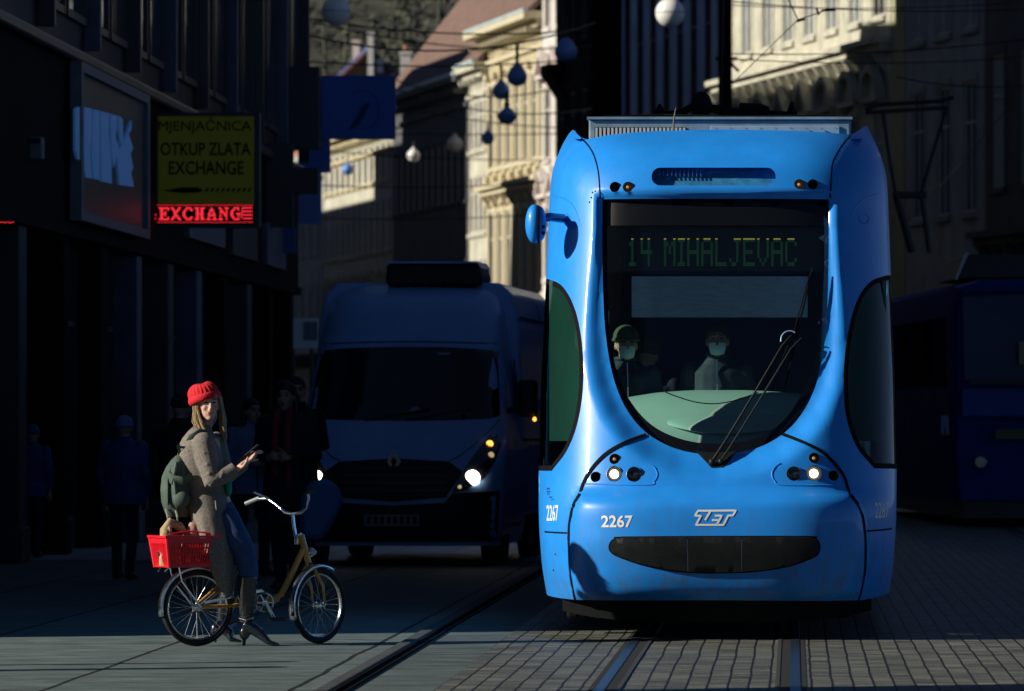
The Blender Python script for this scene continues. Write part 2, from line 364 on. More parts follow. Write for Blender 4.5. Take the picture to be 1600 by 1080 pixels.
def panel(name, outline, mat, parent, holes=(), res=.035, off=0., smooth=True, angle=60, sf=None, world=True):
    outs = [resamp(outline, res*.55)]+[resamp(h, res*.55) for h in holes]
    V = []; Ed = []
    for o in outs:
        n0 = len(V); V += o; Ed += [(n0+i, n0+(i+1) % len(o)) for i in range(len(o))]
    lo = np.min(outline, 0); hi = np.max(outline, 0)
    g = np.stack(np.meshgrid(np.arange(lo[0]+res*.3, hi[0], res), np.arange(lo[1]+res*.3, hi[1], res)), -1).reshape(-1, 2)
    g = g[inpoly(g, outline)]
    for h in holes: g = g[~inpoly(g, h)]
    for o in outs: g = g[pdist(g, o) > res*.42] if len(g) else g
    V += [tuple(x) for x in g]
    vs, es, fs = delaunay_2d_cdt([Vector(v) for v in V], Ed, [], 0, 1e-6)[:3]
    vv = np.array([tuple(v) for v in vs]); ff = np.array([tuple(f) for f in fs]); c = vv[ff].mean(1)
    k = inpoly(c, outline)
    for h in holes: k &= ~inpoly(c, h)
    mb = MB(); mb.add([tuple(x) for x in (sf or surf)(vv, off)], [tuple(int(i) for i in f) for f in ff[k]])
    ob = mb.build(name, mat, parent, smooth=smooth, world=world, angle=angle); return ob
def ribbon(name, line, width, mat, parent, off=.002, closed=False):
    line = resamp(line, .02, closed); p = np.array(line); n = len(p)
    d = (np.roll(p, -1, 0)-np.roll(p, 1, 0)) if closed else np.gradient(p, axis=0)
    d /= np.linalg.norm(d, axis=1)[:, None]+1e-9; nn = np.stack([-d[:, 1], d[:, 0]], 1)*width/2
    A = surf(p+nn, off); B = surf(p-nn, off); mb = MB(); m = n if closed else n-1
    mb.add(list(map(tuple, A))+list(map(tuple, B)), [(i, (i+1) % n, n+(i+1) % n, n+i) for i in range(m)])
    return mb.build(name, mat, parent, smooth=True, world=True)
def circ(px, py, r, n=22): return [px_s(px+r*math.cos(2*math.pi*i/n), py+r*math.sin(2*math.pi*i/n)) for i in range(n)]
def rr(x0, y0, x1, y1, r):
    return arc(x1-r, y1-r, r, 0, 90, 6)+arc(x0+r, y1-r, r, 90, 180, 6)+arc(x0+r, y0+r, r, 180, 270, 6)+arc(x1-r, y0+r, r, 270, 360, 6)
def rim(mb, outline, depth, off=0.):
    p = resamp(outline, .02); A = surf(p, off); B = surf(p, off-depth); n = len(p)
    return mb.add(list(map(tuple, A))+list(map(tuple, B)), [(i, (i+1) % n, n+(i+1) % n, n+i) for i in range(n)])

tram = thing('tram', 'bright sunlit blue tram facing the camera, number 2267, in the middle of the street', 'tram', (XC, Y0, 0))
# ---- shell
top = [('S',-1,1.6,3.20),('S',-1,.25,3.22),(892,206),(895,203),(899,205),(908,215),(918,218),(960,210),(1020,205),(1120,202.5),(1220,204),(1290,207),(1330,211),(1341,204),(1351,197),(1357,198),('S',1,.25,3.22),('S',1,1.6,3.20)]
shell = O([('S',-1,1.6,.26),('S',-1,.1,.26)]) + O(top)[:0]
body_out = [(-(LS+1.6), .26)] + O(top) + [(LS+1.6, .26)]
# bottom edge follows the skirt line
bot = [(1385,928),(1345,938),(1120,938),(896,937),(866,933)]
body_out = body_out[:-1] + [(LS+1.6, .27), (LS+.02, .27)] + O(bot) + [(-(LS+.02), .27), (-(LS+1.6), .27)]
body_out = body_out[1:]
ws = resamp(catmull(O(WS_PX), 5), .03)
ws = O(WS_PX[:1]) + catmull(O(WS_PX[1:-1]), 5, closed=False) + O(WS_PX[-1:])
cwl = catmull(O([(856,437),(872,443),(887,460),(899,488),(907,525),(910.5,565),(910,605),(905,645),(895,682),(880,712),(862,735)]), 4, closed=False)
cwl = cwl + [(-(LS+.9), 1.06), (-(LS+.9), 2.30)]
cwr = catmull(O([(1386,431),(1367,437),(1350,452),(1336,480),(1326,520),(1320.5,560),(1319,600),(1322,645),(1332,682),(1346,708),(1366,731)]), 4, closed=False)
cwr = cwr + [((LS+.9), 1.06), ((LS+.9), 2.33)]
slot = [px_s(*p) for p in rr(1018, 262, 1212, 290, 13.5)]
lamps = [('headlight', 960, 741, 11.5, 'on', 'lit round headlight'), ('headlight', 991, 741.5, 11.5, 'off', 'unlit dark round headlight'),
         ('turn_signal', 960.5, 717.5, 7.5, 'amber', None), ('marker_lamp', 931, 745.5, 7.5, 'dark', None),
         ('headlight', 1271.5, 740, 11.5, 'on', 'lit round headlight'), ('headlight', 1240.5, 740.5, 11, 'off', 'unlit dark round headlight'),
         ('turn_signal', 1272, 716, 7.5, 'amber', None), ('marker_lamp', 1302, 743.5, 7.5, 'dark', None),
         ('marker_lamp', 961, 292.5, 7.5, 'dark', None), ('marker_lamp', 981.5, 292.5, 7.5, 'dim', None),
         ('marker_lamp', 1249, 288.5, 7.5, 'dim', None), ('marker_lamp', 1270, 288.5, 7.5, 'dark', None)]
holes = [ws, cwl, cwr, slot]+[circ(x, y, r) for _, x, y, r, _, _ in lamps]
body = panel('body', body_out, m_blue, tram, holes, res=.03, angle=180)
# thin return edges round the openings
e = MB()
for h in (ws,): rim(e, h, .05)
e.build('windscreen_reveal', m_blue, tram, smooth=True, world=True)
e = MB(); rim(e, slot, .09); e.build('vent_reveal', m_blue, tram, smooth=True, world=True)
panel('vent_back', slot, pm('vent mesh', (.02, .16, .30), .5, var=.3, scale=15), tram, off=-.085)
g = MB()
for i in range(11):
    a = surf([px_s(1030+i*6.5, 264), px_s(1030+i*6.5, 275)], -.05); g.tube([tuple(a[0]), tuple(a[1])], .004, 6)
g.build('vent_louvre', m_steel, tram, world=True)
# ---- glass: clear part and black border
def inset(poly, d):
    p = np.array(poly); c = p.mean(0); q = []
    n = len(p)
    for i in range(n):
        t = p[(i+1) % n]-p[i-1]; t = t/(np.linalg.norm(t)+1e-9); nn = np.array([-t[1], t[0]])
        if (c-p[i])@nn < 0: nn = -nn
        q.append(tuple(p[i]+nn*d))
    return q
clr = O([(947,352),(947,420),(948,470),(951,515),(958,560),(969,598),(986,630),(1011,659),(1041,678),(1079,690),(1119,694),(1160,690),(1197,678),(1225,656),(1246,628),(1262,594),(1274,556),(1281,510),(1285,465),(1288,420),(1288,352)])
clr = clr[:1]+catmull(clr[1:-1], 4, closed=False)+clr[-1:]
wsg = panel('windscreen', clr, m_glass, tram, off=-.045, res=.05, angle=180)
panel('windscreen_border', ws, m_frit, tram, holes=[clr], off=-.044, res=.05, angle=180)
for cw in (cwl, cwr):
    ci = inset(cw, .030); g_ = panel('side_window', ci, m_sglass, tram, off=-.006, res=.06, angle=180)
    panel('window_seal', inset(cw, -.004), m_black, g_, holes=[ci], off=.001, res=.05, angle=180)
# ---- seams
sm = MB()
SEAMS = [[(908,216),(918,226),(928,243),(935,270),(938,311)], [(1330,211),(1320,222),(1308,240),(1300,262),(1297,311)],
         [(906,770),(1120,769.3),(1334,767.5)], [(1009,679),(975,692),(945,710),(922,735),(910,757),(905,772),(895,790),(889,820),(888,860),(891,900),(898,938)],
         [(1222,678),(1262,694),(1292,712),(1318,742),(1328,770),(1345,795),(1352,830),(1353,870),(1350,905),(1342,938)],
         [(851,831),(886,833)], [(1353,830),(1394,826)]]
for i, q in enumerate(SEAMS):
    l = O(q); l = catmull(l, 5, closed=False) if len(l) > 3 else l
    ribbon('panel_seam', l, .020 if i in (3, 4) else .011, m_black, tram, off=.009 if i in (3, 4) else .0015)
for sgn, x0, x1 in ((-1, 912, 1027), (1, 1207, 1330)):     # raised lip under each lamp cluster
    q = [(908,756),(1010,758),(1022,752),(1027,742),(1023,731),(1014,725)] if sgn < 0 else [(1320,758),(1225,758),(1210,751),(1206,741),(1210,731),(1219,724)]
    l = catmull(O(q), 5, closed=False); pts = surf(resamp(l, .02, False), .0)
    MB().tube([tuple(p) for p in pts], .005, 6).build('lamp_cluster_lip', m_blue, tram, smooth=True, world=True)
# ---- lamps
m_lon = pm('lit headlight', (.9, .85, .7), .3, emis=(1, .86, .60), es=2.2)
m_loff = pm('dark lens', (.02, .03, .035), .08, coat=1); m_amb = pm('amber lens', (.18, .08, .02), .25, coat=.6)
m_ldim = pm('dim lamp glow', (.012, .008, .006), .3, emis=(1, .42, .18), es=.02)
for nm, x, y, r, st, lab in lamps:
    c = surf([px_s(x, y)])[0]; rm = r/243.
    m = {'on': m_loff, 'off': m_loff, 'amber': m_amb, 'dark': m_black, 'dim': m_ldim}[st]
    l = MB().lathe([(rm*.98, .012), (rm*.9, .004), (rm*.6, -.004), (rm*.25, -.007), (.001, -.008)], c=c+np.array([0, .008, 0]), axis='Y').build(nm, m, tram, smooth=True, world=True)
    if lab: l['label'] = lab
    MB().lathe([(rm*1.12, .03), (rm*1.12, .0), (rm*1.02, -.012), (rm*.93, -.004), (rm*.9, .03)], c=c, axis='Y').build('lamp_rim', m_steel if r > 9 else m_black, l, smooth=True, world=True)
    if st in ('on',):
        MB().ell(c+np.array([0, -.010, 0]), (rm*.62, .012, rm*.62)).build('bulb', m_lon, l, smooth=True, world=True)
    if st in ('amber', 'dim'):
        MB().ell(c+np.array([-.003, -.006, .0]), (rm*.3, .008, rm*.3)).build('bulb', pm('small amber bulb', (.3, .15, .06), .3, emis=(1, .5, .2), es=.25), l, smooth=True, world=True)
# ---- bumper grille, three black panels
GR = [(953,856),(955,848),(962,842),(975,840),(1120,839),(1262,839),(1274,842),(1280,851),(1279,862),(1270,870),(1235,883),(1195,890),(1160,893),(1120,894),(1075,893),(1040,889),(1000,880),(968,869),(957,863)]
gr = O(GR)
x1, x2 = px_s(1074.5, 860)[0], px_s(1159, 860)[0]
def clip(poly, f):
    out = []
    for a, b in zip(poly, poly[1:]+poly[:1]):
        fa, fb = f(a), f(b)
        if fa >= 0: out.append(a)
        if fa*fb < 0: t = fa/(fa-fb); out.append((a[0]+(b[0]-a[0])*t, a[1]+(b[1]-a[1])*t))
    return out
ribbon('grille_edge', catmull(gr, 2), .016, m_black, tram, off=.004, closed=True)
for a, b in ((-9, x1), (x1, x2), (x2, 9)):
    q = clip(clip(gr, lambda p: p[0]-a-.0045), lambda p: b-.0045-p[0])
    pn = panel('bumper_panel', q, m_bplast, tram, off=.014, res=.04, angle=180)
    if a > -8: MB().tube([tuple(v) for v in surf([(a, px_s(1120, 842)[1]), (a, px_s(1120, 866)[1]), (a, px_s(1120, 892.5)[1])], .010)], .0024, 5).build('divider', pm('pale divider', (.45, .47, .5), .4), pn, world=True)  # thin pale line between neighbouring panels
    e = MB(); rim(e, q, .014, .014); e.build('panel_edge', pm('grey panel edge', (.22, .24, .26), .4), pn, world=True)  # lighter grey rim round each black panel
# ---- markings
def decal(word, x0, y0, x1, y1, name, mat=m_white, bold=0., shear=0., off=.003):
    v, f = textmesh(word, bold, shear); pts = [px_s(x0+(x1-x0)*a, y1-(y1-y0)*b) for a, b, _ in v]
    mb = MB(); mb.add([tuple(q) for q in surf(pts, off)], f); return mb.build(name, mat, tram, world=True)
decal('2267', 940, 805, 989, 824, 'fleet_number', bold=.022)
decal('2267', 854, 789, 872, 814, 'fleet_number', bold=.010)
decal('2267', 1367, 785, 1389, 810, 'fleet_number', bold=.010)
lg = MB()
for q in ([(1087,807.5),(1091,799.5),(1150,797.5),(1146,806),(1138,806),(1131,820.5),(1087,820.5),(1095,806.5),(1087.5,806.5)],):
    pass
for q, cl in (([(1086,805.5),(1091,798),(1150,797.5),(1145,805.3),(1138,805.3),(1130.5,820),(1087.5,820),(1095.5,805.8)], True), ([(1110,799),(1102,812.5)], False),
          ([(1117,805.5),(1128,805.5),(1120.5,819)], False), ([(1112.5,812.5),(1122,812.5)], False)):
    l = O(q); l = resamp(l, .01, cl); pts = surf(l, .004)
    d = [tuple(p) for p in pts]; n = len(l); p = np.array(l); dd = (np.roll(p, -1, 0)-np.roll(p, 1, 0)) if cl else np.gradient(p, axis=0)
    dd /= np.linalg.norm(dd, axis=1)[:, None]; nn = np.stack([-dd[:, 1], dd[:, 0]], 1)*.0062
    A = surf(p+nn, .003); B = surf(p-nn, .003)
    lg.add(list(map(tuple, A))+list(map(tuple, B)), [(i, (i+1) % n, n+(i+1) % n, n+i) for i in range(n if cl else n-1)])
lg.build('logo', m_white, tram, world=True)
sk = MB()
for (x, y, w, h) in ((854, 762, 5, 3), (854, 767, 6, 2.5), (855, 771, 4, 2), (858, 776, 5, 2), (861, 780, 4, 1.5)):
    sk.add([tuple(q) for q in surf([px_s(x, y), px_s(x+w, y), px_s(x+w, y+h), px_s(x, y+h)], .002)], [(0, 1, 2, 3)])
sk.build('small_notice', m_blued, tram, world=True)
e = MB(); v = surf([(-(LS+.12), 1.0), (-(LS+.02), 1.0), (-(LS+.02), .76), (-(LS+.12), .76)], .0)
# ---- bolts, dirt specks and recess scallops on the pillars
b = MB()
for (x, y) in ((868, 866), (865, 891), (926, 301), (924, 309), (921, 316), (930, 299)):
    c = surf([px_s(x, y)])[0]; b.ell(c, .006, 8, 6)
b.build('bolt', m_black, tram, world=True)
for cx, sg in ((884, -1), (1350, 1)):
    l = catmull(O([(cx+sg*(-22), 346), (cx+sg*-12, 322), (cx+sg*4, 310), (cx+sg*20, 305)]), 5, closed=False)
    pts = surf(resamp(l, .02, False), -.001); n = len(pts)
    MB().tube([tuple(p) for p in pts], [.0015+.006*math.sin(math.pi*min(1, (i+1)/n*1.0)*.6) for i in range(n)], 6).build('scallop_edge', m_blue, tram, smooth=True, world=True)
    l = circ(cx, 342, 7.5, 20); pts = surf(l, .001)
    MB().tube([tuple(p) for p in pts], .0035, 6, closed=True).build('cap_ring', m_blue, tram, smooth=True, world=True)
# ---- mirror pod
mx, my = px_xz(858, 338)[0]-.10, Y0+1.0
m = MB(); c = P(836, 350, Y0+.75)
pod = MB().ell((c.x-.005, c.y, c.z), (.058, .075, .125), 24, 16).build('mirror_pod', m_blue, tram, smooth=True, world=True)
MB().lathe([(.118, 0), (.122, .006), (.112, .012)], c=(c.x+.018, c.y, c.z), axis='X', n=28).xf(Matrix.Translation(c) @ Matrix.Diagonal((1, .62, 1, 1)) @ Matrix.Translation(-c)).build('pod_seam', m_black, pod, world=True)
MB().ell((c.x+.03, c.y, c.z), (.045, .066, .112), 20, 12).build('pod_cover', m_blue, pod, smooth=True, world=True)
bm_ = MB().lathe([(.012, 0), (.009, -.004)], c=(c.x+.055, c.y-.055, c.z-.02), axis='Y', n=12).lathe([(.012, 0), (.009, -.004)], c=(c.x+.055, c.y-.055, c.z-.06), axis='Y', n=12)
bm_.build('pod_screw', m_black, pod, world=True)
MB().tube([(c.x+.04, c.y, c.z+.03), (c.x+.09, c.y+.03, c.z+.045), (c.x+.17, c.y+.15, c.z+.04)], [.030, .028, .03], 12).build('mirror_arm', m_blued, tram, smooth=True, world=True)
# ---- wipers
def wpt(x, y, o=.03): return tuple(surf([px_s(x, y)], o)[0])
panel('wiper_plinth', O([(1085,704),(1105,707),(1135,707),(1152,704),(1139,721),(1130,730.5),(1111,731),(1103,722)]), m_bplast, tram, off=.004, res=.04)
wp = MB().tube([wpt(1111,724,.03), wpt(1133,690,.05), wpt(1180,612,.05), wpt(1222,540,.045), wpt(1236,524,.04)], [.011,.009,.0075,.006,.005], 8)
wp.ell(wpt(1112, 722), (.020, .02, .022)); wp.build('wiper_arm', m_bplast, tram, smooth=True, world=True)
wp = MB().tube([wpt(1124,724,.03), wpt(1142,697,.05), wpt(1192,617,.05), wpt(1236,545,.045), wpt(1252,528,.04)], [.010,.008,.007,.006,.005], 8)
wp.ell(wpt(1126, 721), (.018, .02, .020)); wp.build('wiper_arm', m_bplast, tram, smooth=True, world=True)
wb = MB().tube([wpt(1228,602,.02), wpt(1241,540,.018), wpt(1256,478,.018), wpt(1270,418,.02)], .006, 6)
wb.build('wiper_blade', m_black, tram, world=True)
wb = MB().tube([wpt(1214,580,.022), wpt(1240,520,.024), wpt(1262,440,.02), wpt(1268,425,.02)], .005, 6)
wb.build('wiper_blade', m_black, tram, world=True)
h = [wpt(1236-14*math.cos(a)-2, 534-14*math.sin(a)-3, .04) for a in np.linspace(-.2, 2.2, 10)]
MB().tube(h, .004, 6).build('washer_hose', pm('light blue hose', (.3, .5, .75), .4), tram, smooth=True, world=True)
# ---- roof equipment
yb = Y0+2.6; zb = P(1125, 187, yb).z; xl, xr = P(920, 200, yb).x, P(1329, 200, yb).x
k = Y0+1.2
rb = MB().box(xl, yb, 3.16, xr, yb+3.2, zb); ac = rb.build('roof_unit', m_grey, tram, world=True, bevel=.012)
MB().box(xl-.012, yb-.02, zb+.001, xr+.012, yb+3.25, zb+.018).build('unit_lid', m_grey, ac, world=True)
g = MB()
gx0, gx1 = P(929, 0, yb).x, P(1072, 0, yb).x
MB().box(gx0, yb-.006, 3.2, gx1, yb-.002, zb-.052).build('grille_back', m_black, ac, world=True)
for i in range(23):
    x = gx0+(gx1-gx0)*(i+.5)/23; g.box(x-.008, yb-.03, 3.2, x+.008, yb-.007, zb-.056)
g.build('grille_bar', pm('pale grille bars', (.5, .5, .46), .5), ac, world=True)
px0, px1 = P(1110, 0, yb).x, P(1312, 0, yb).x
MB().box(px0, yb-.016, 3.2, px1, yb-.003, zb-.042).build('cover_plate', pm('unit cover', (.24, .36, .44), .4, var=.15), ac, world=True, bevel=.004)
g = MB()
for i in range(9):
    x = px0+.03+(px1-px0-.06)*i/8; g.tube([(x, yb-.03, zb-.062), (x+.02, yb-.03, zb-.07)], .006, 6)
g.build('latch', m_steel, ac, world=True)
g = MB()
for i in range(14): x = xl+.05+(xr-xl-.1)*rnd.random(); g.box(x, yb+.1, zb+.018, x+.02, yb+.14, zb+.03)
g.tube([(xl+.1, yb+.2, zb+.03), (xl+.5, yb+.25, zb+.045), (xl+1., yb+.2, zb+.03), (xr-.1, yb+.2, zb+.04)], .008, 6)
g.build('roof_cable', m_black, ac, world=True)
an0 = P(1052, 204, Y0+1.9); an1 = P(1056, 168, Y0+1.9)
MB().tube([tuple(an0), ((an0.x+an1.x)/2-.004, an0.y, (an0.z+an1.z)/2), tuple(an1)], [.009, .006, .003], 6).build('aerial', pm('aerial', (.03, .028, .02), .5), tram, world=True)
# pantograph folded low behind the roof unit
yp = Y0+6.0; pg = MB()
q = lambda x, y, dy=0.: tuple(P(x, y, yp+dy))
pg.box(q(1010,180)[0], yp, q(0,186)[2]-.15, q(1290,180)[0], yp+1.2, q(0,183)[2])
pg.tube([q(1020,182), q(1062,178), q(1085,165), q(1150,176), q(1240,181)], .03, 8).tube([q(1150,176), q(1195,173), q(1205,182), q(1215,188)], .02, 8)
for x in range(1135, 1205, 9): pg.ell(q(x, 177), (.035, .05, .035), 10, 8)
pg.tube([q(1155,170), q(1190,172), q(1198,176)], .045, 8)
pfo = pg.build('pantograph', m_under, tram, smooth=True, world=True)
MB().ell(q(1096, 163), (.075, .1, .095), 16, 12).build('insulator', m_under, pfo, smooth=True, world=True)
for x_, h_i in ((1031, .10), (1237, .12)): MB().lathe([(.05, -.05), (.05, 0), (.03, .06), (.008, h_i)], c=q(x_, 184), n=12).build('insulator', m_under, pfo, smooth=True, world=True)
# ---- rest of the tram behind the nose: roof, flanks, floor, modules
ys = Y0+1.8+DD
prof = [(-float(smtab(Wt, z)), z) for z in np.linspace(.27, 3.18, 24)]
sec = prof+[(-.80, 3.24), (.80, 3.24)]+[(-a, z) for a, z in prof[::-1]]
def module(y0, y1):
    mb = MB(); n = len(sec); vs = [(XC+a, y0, z) for a, z in sec]+[(XC+a, y1, z) for a, z in sec]
    fs = [(i, i+n, i+1+n, i+1) for i in range(n-1)]
    return mb.add(vs, fs)
rf = MB().add([(XC-.93, Y0+1.25, 3.2), (XC+.93, Y0+1.25, 3.2), (XC+.93, ys, 3.235), (XC-.93, ys, 3.235)], [(0, 1, 2, 3)])
rf.build('cab_roof', m_blue, tram, world=True)
m_dglass = pm('dark side glass', (.01, .013, .018), .08, coat=.5)
yy = ys
for i, L in enumerate((4.6, 5.6, 5.6, 5.6, 5.0)):
    mo = module(yy, yy+L).build('car_module', m_blue, tram, smooth=True, world=True)
    for sg in (-1, 1):
        for k_ in range(3):
            a = yy+.3+k_*(L-.4)/3; wz = 1.1
            w0, w1 = float(smtab(Wt, 1.1)), float(smtab(Wt, 2.3))
            MB().add([(XC+sg*(w0+.006), a, 1.1), (XC+sg*(w0+.006), a+(L-.8)/3, 1.1), (XC+sg*(w1+.006), a+(L-.8)/3, 2.3), (XC+sg*(w1+.006), a, 2.3)], [(0, 1, 2, 3)]).build('passenger_window', m_dglass, mo, world=True)
    if i < 4:
        MB().box(XC-1.02, yy+L, .35, XC+1.02, yy+L+.45, 3.1).build('bellows', m_black, tram, world=True)
    MB().box(XC-.85, yy+.6, .12, XC+.85, yy+L-.6, .30).build('underframe', m_under, tram, world=True)
    yy += L+.45
MB().add([(XC+a, yy-.46, z) for a, z in sec], [tuple(range(len(sec)))]).build('rear_end', m_blue, tram, world=True)
# underside of the nose: dark apron and lifeguard plate
u = MB().box(XC-.85, Y0+.5, .13, XC+.85, Y0+2.6, .30); u.build('underframe', m_under, tram, world=True, bevel=.03)
pl = MB(); a = [P(1000, 940, Y0+.20), P(1300, 940, Y0+.20)]
n = 18; vs = []
for i in range(n+1):
    t = i/n; x = XC-.98+1.96*t; bz = .115+.0*t; yy_ = Y0+.22+.35*abs(2*t-1)**3
    vs += [(x, yy_-.02, .285), (x, yy_+.05, bz+.06*abs(2*t-1)**4)]
pl.add(vs, [(2*i, 2*i+1, 2*i+3, 2*i+2) for i in range(n)])
pl.build('apron', m_under, tram, smooth=True, world=True)
MB().box(XC-.98, Y0+1.3, .10, XC-.90, Y0+1.5, .24).build('wheel_guard', m_under, tram, world=True, bevel=.02)
# ---- cab interior
cab = MB().box(XC-1.0, Y0+2.25, .5, XC+1.0, Y0+2.3, 3.1).box(XC-1.0, Y0+1.0, .45, XC+1.0, Y0+2.3, .5)
cab.build('cab_bulkhead', m_int, tram, world=True)
# headboard with the destination display
ydp = Y0+.82; za, zb_ = P(0, 424, ydp).z, P(0, 316, ydp).z
hb = MB().box(P(948, 0, ydp).x, ydp, za, P(1290, 0, ydp).x, ydp+.25, zb_).build('display_case', pm('display case', (.004, .007, .012), .4), tram, world=True)
MB().box(P(1000, 0, ydp).x, ydp-.012, za-.018, P(1265, 0, ydp).x, ydp+.02, za-.002).build('case_trim', m_int, hb, world=True)
F5 = {'1': ['00100','01100','00100','00100','00100','00100','01110'], '4': ['10010','10010','10010','11111','00010','00010','00010'],
 'M': ['10001','11011','10101','10101','10001','10001','10001'], 'I': ['11100','01000','01000','01000','01000','01000','11100'],
 'H': ['10001','10001','10001','11111','10001','10001','10001'], 'A': ['01110','10001','10001','11111','10001','10001','10001'],
 'L': ['10000','10000','10000','10000','10000','10000','11111'], 'J': ['00111','00010','00010','00010','00010','10010','01100'],
 'E': ['11111','10000','10000','11110','10000','10000','11111'], 'V': ['10001','10001','10001','10001','10001','01010','00100'],
 'C': ['01110','10001','10000','10000','10000','10001','01110'], ' ': ['000']*7}
dots = MB(); topd = MB(); cx = 0; cells = []
for ch in '14 MIHALJEVAC':
    g_ = F5[ch]; wch = 3 if ch in 'I ' else 5
    for r_ in range(7):
        for c_ in range(wch):
            if g_[r_][c_] == '1':
                for rr_ in (0, 1):
                    for cc_ in (0, 1): cells.append((cx+c_*2+cc_, r_*2+rr_))
    cx += wch*2+2
for c_, r_ in cells:
    px = 979+(c_+.5)*(1245-979)/(cx-2); py = 372+(r_+.5)*(416-372)/14
    o = P(px, py, ydp-.004); (topd if r_ == 0 else dots).add([(o.x-.0034, o.y, o.z-.0042), (o.x+.0034, o.y, o.z-.0042), (o.x+.0034, o.y, o.z+.0042), (o.x-.0034, o.y, o.z+.0042)], [(0, 1, 2, 3)])
m_led = pm('green flip dots', (.035, .11, .05), .6, emis=(.10, .42, .16), es=.05); m_led2 = pm('yellow flip dots', (.5, .45, .1), .5, emis=(.8, .75, .12), es=.22)
dd_ = dots.build('display_text', m_led, hb, world=True); topd.build('display_text_top_row', m_led2, dd_, world=True)
# roller blind
yb2 = Y0+.84
bl = MB(); n = 24
for i in range(n+1):
    t = i/n; bo_ = .10*(2*t-1)**2; p = P(987+(1262-987)*t, 432, Y0+.665+bo_+.006*math.sin(t*31)); p2 = P(987+(1262-987)*t, 496, Y0+.60+bo_+.012*math.sin(t*23)); bl.v += [tuple(p), tuple(p2)]
bl.f = [(2*i, 2*i+1, 2*i+3, 2*i+2) for i in range(n)]
bl.build('roller_blind', pm('pale blue blind', (.74, .88, .94), .8, var=.12, scale=12, stretch=(1, 1, 6)), tram, smooth=True, world=True)
# dashboard
yd = Y0+.72
dsh = MB(); prof_ = []
na, nb = 28, 10
for i in range(na+1):
    t = i/na*2-1; x = XC+.01+.74*t
    for j in range(nb+1):
        u = j/nb; z = .98+.60*math.sin(u*math.pi/2)**.8-.05*t*t*u; y = yd-.10+.12*t*t+.55*u*u+.02
        dsh.v.append((x, y, z*1.0))
dsh.f = [(i*(nb+1)+j, i*(nb+1)+j+1, (i+1)*(nb+1)+j+1, (i+1)*(nb+1)+j) for i in range(na) for j in range(nb)]
dash = dsh.build('dashboard', m_mint, tram, smooth=True, world=True)
c = P(1140, 640, Y0+.80); MB().ell((c.x-.01, c.y+.10, c.z-.02), (.47, .30, .05), 32, 16, rot=Matrix.Rotation(R(26), 3, 'X')).build('instrument_hood', m_mint, dash, smooth=True, world=True)
c = P(1110, 628, Y0+.55)
MB().tube([tuple(P(1040+(1185-1040)*t, 613+18*math.sin(math.pi*t), Y0+.53)) for t in np.linspace(0, 1, 20)], .0035, 6).build('hood_seam', m_black, dash, world=True)
m_pil = pm('mint window post', (.33, .50, .44), .6)
m_teal = pm('teal side screen', (.08, .20, .185), .6, var=.4, scale=1.2, stretch=(1, 1, .3))
for sg, a_, b2_ in ((-1, .86, 1.08), (1, .84, 1.08)): MB().box(XC+sg*a_, Y0+.98, 1.25, XC+sg*b2_, Y0+1.0, 2.28).build('side_screen', m_teal, tram, world=True)
MB().box(XC-.93, Y0+1.75, 1.0, XC-.80, Y0+2.2, 2.75).build('cab_post', m_pil, tram, world=True, bevel=.03)
MB().box(XC+.80, Y0+1.25, 1.0, XC+.93, Y0+2.2, 2.75).build('cab_post', m_pil, tram, world=True, bevel=.03)
MB().tube([(XC, Y0+2.0, 1.0), (XC, Y0+2.05, 1.75)], [(.05, .22), (.05, .2)], 12).build('driver_seat', m_int, tram, smooth=True, world=True)
# ================================================================ buildings
m_cream = pm('cream stucco', (.47, .455, .37), .8, var=.25, scale=1.2, bump=.15, bscale=12)
m_yellow = pm('yellow stucco', (.46, .40, .25), .8, var=.25, scale=1.0, bump=.15, bscale=12)
m_olive = pm('olive stucco', (.36, .35, .20), .8, var=.15, scale=1.0)
m_grst = pm('grey stucco', (.32, .33, .33), .8, var=.2, scale=1.0, bump=.15, bscale=10)
m_bluew = pm('pale blue stucco', (.36, .50, .74), .8, var=.15, scale=1.0)
m_whst = pm('white stucco', (.56, .55, .52), .8, var=.1, scale=1.5)
m_shadst = pm('shade-darkened stucco', (.09, .09, .09), .85, var=.3, scale=.8, bump=.2, bscale=10)  # wall colour darkened to stand in for the street shade
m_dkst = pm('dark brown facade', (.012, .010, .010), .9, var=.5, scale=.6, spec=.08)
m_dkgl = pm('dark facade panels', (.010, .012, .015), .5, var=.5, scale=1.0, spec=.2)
m_rbrown = pm('old brown roof tiles', (.17, .105, .085), .85, var=.25, scale=2.5, bump=.4, bscale=20)
m_rred = pm('red roof tiles', (.38, .15, .10), .8, var=.2, scale=3, bump=.4, bscale=20)
m_rdark = pm('dark roof', (.05, .05, .055), .6)
m_pane = pm('window pane', (.016, .02, .024), .22, spec=.22)
m_curt = pm('curtained pane', (.30, .33, .34), .5, var=.35, scale=.8, spec=.3)
m_wfr = pm('painted window frame', (.50, .48, .42), .6); m_wfrd = pm('dark window frame', (.03, .03, .035), .5)
m_tin = pm('pale tin flashing', (.42, .52, .52), .5, var=.2, scale=3)
def shop_mats(): return m_dkgl
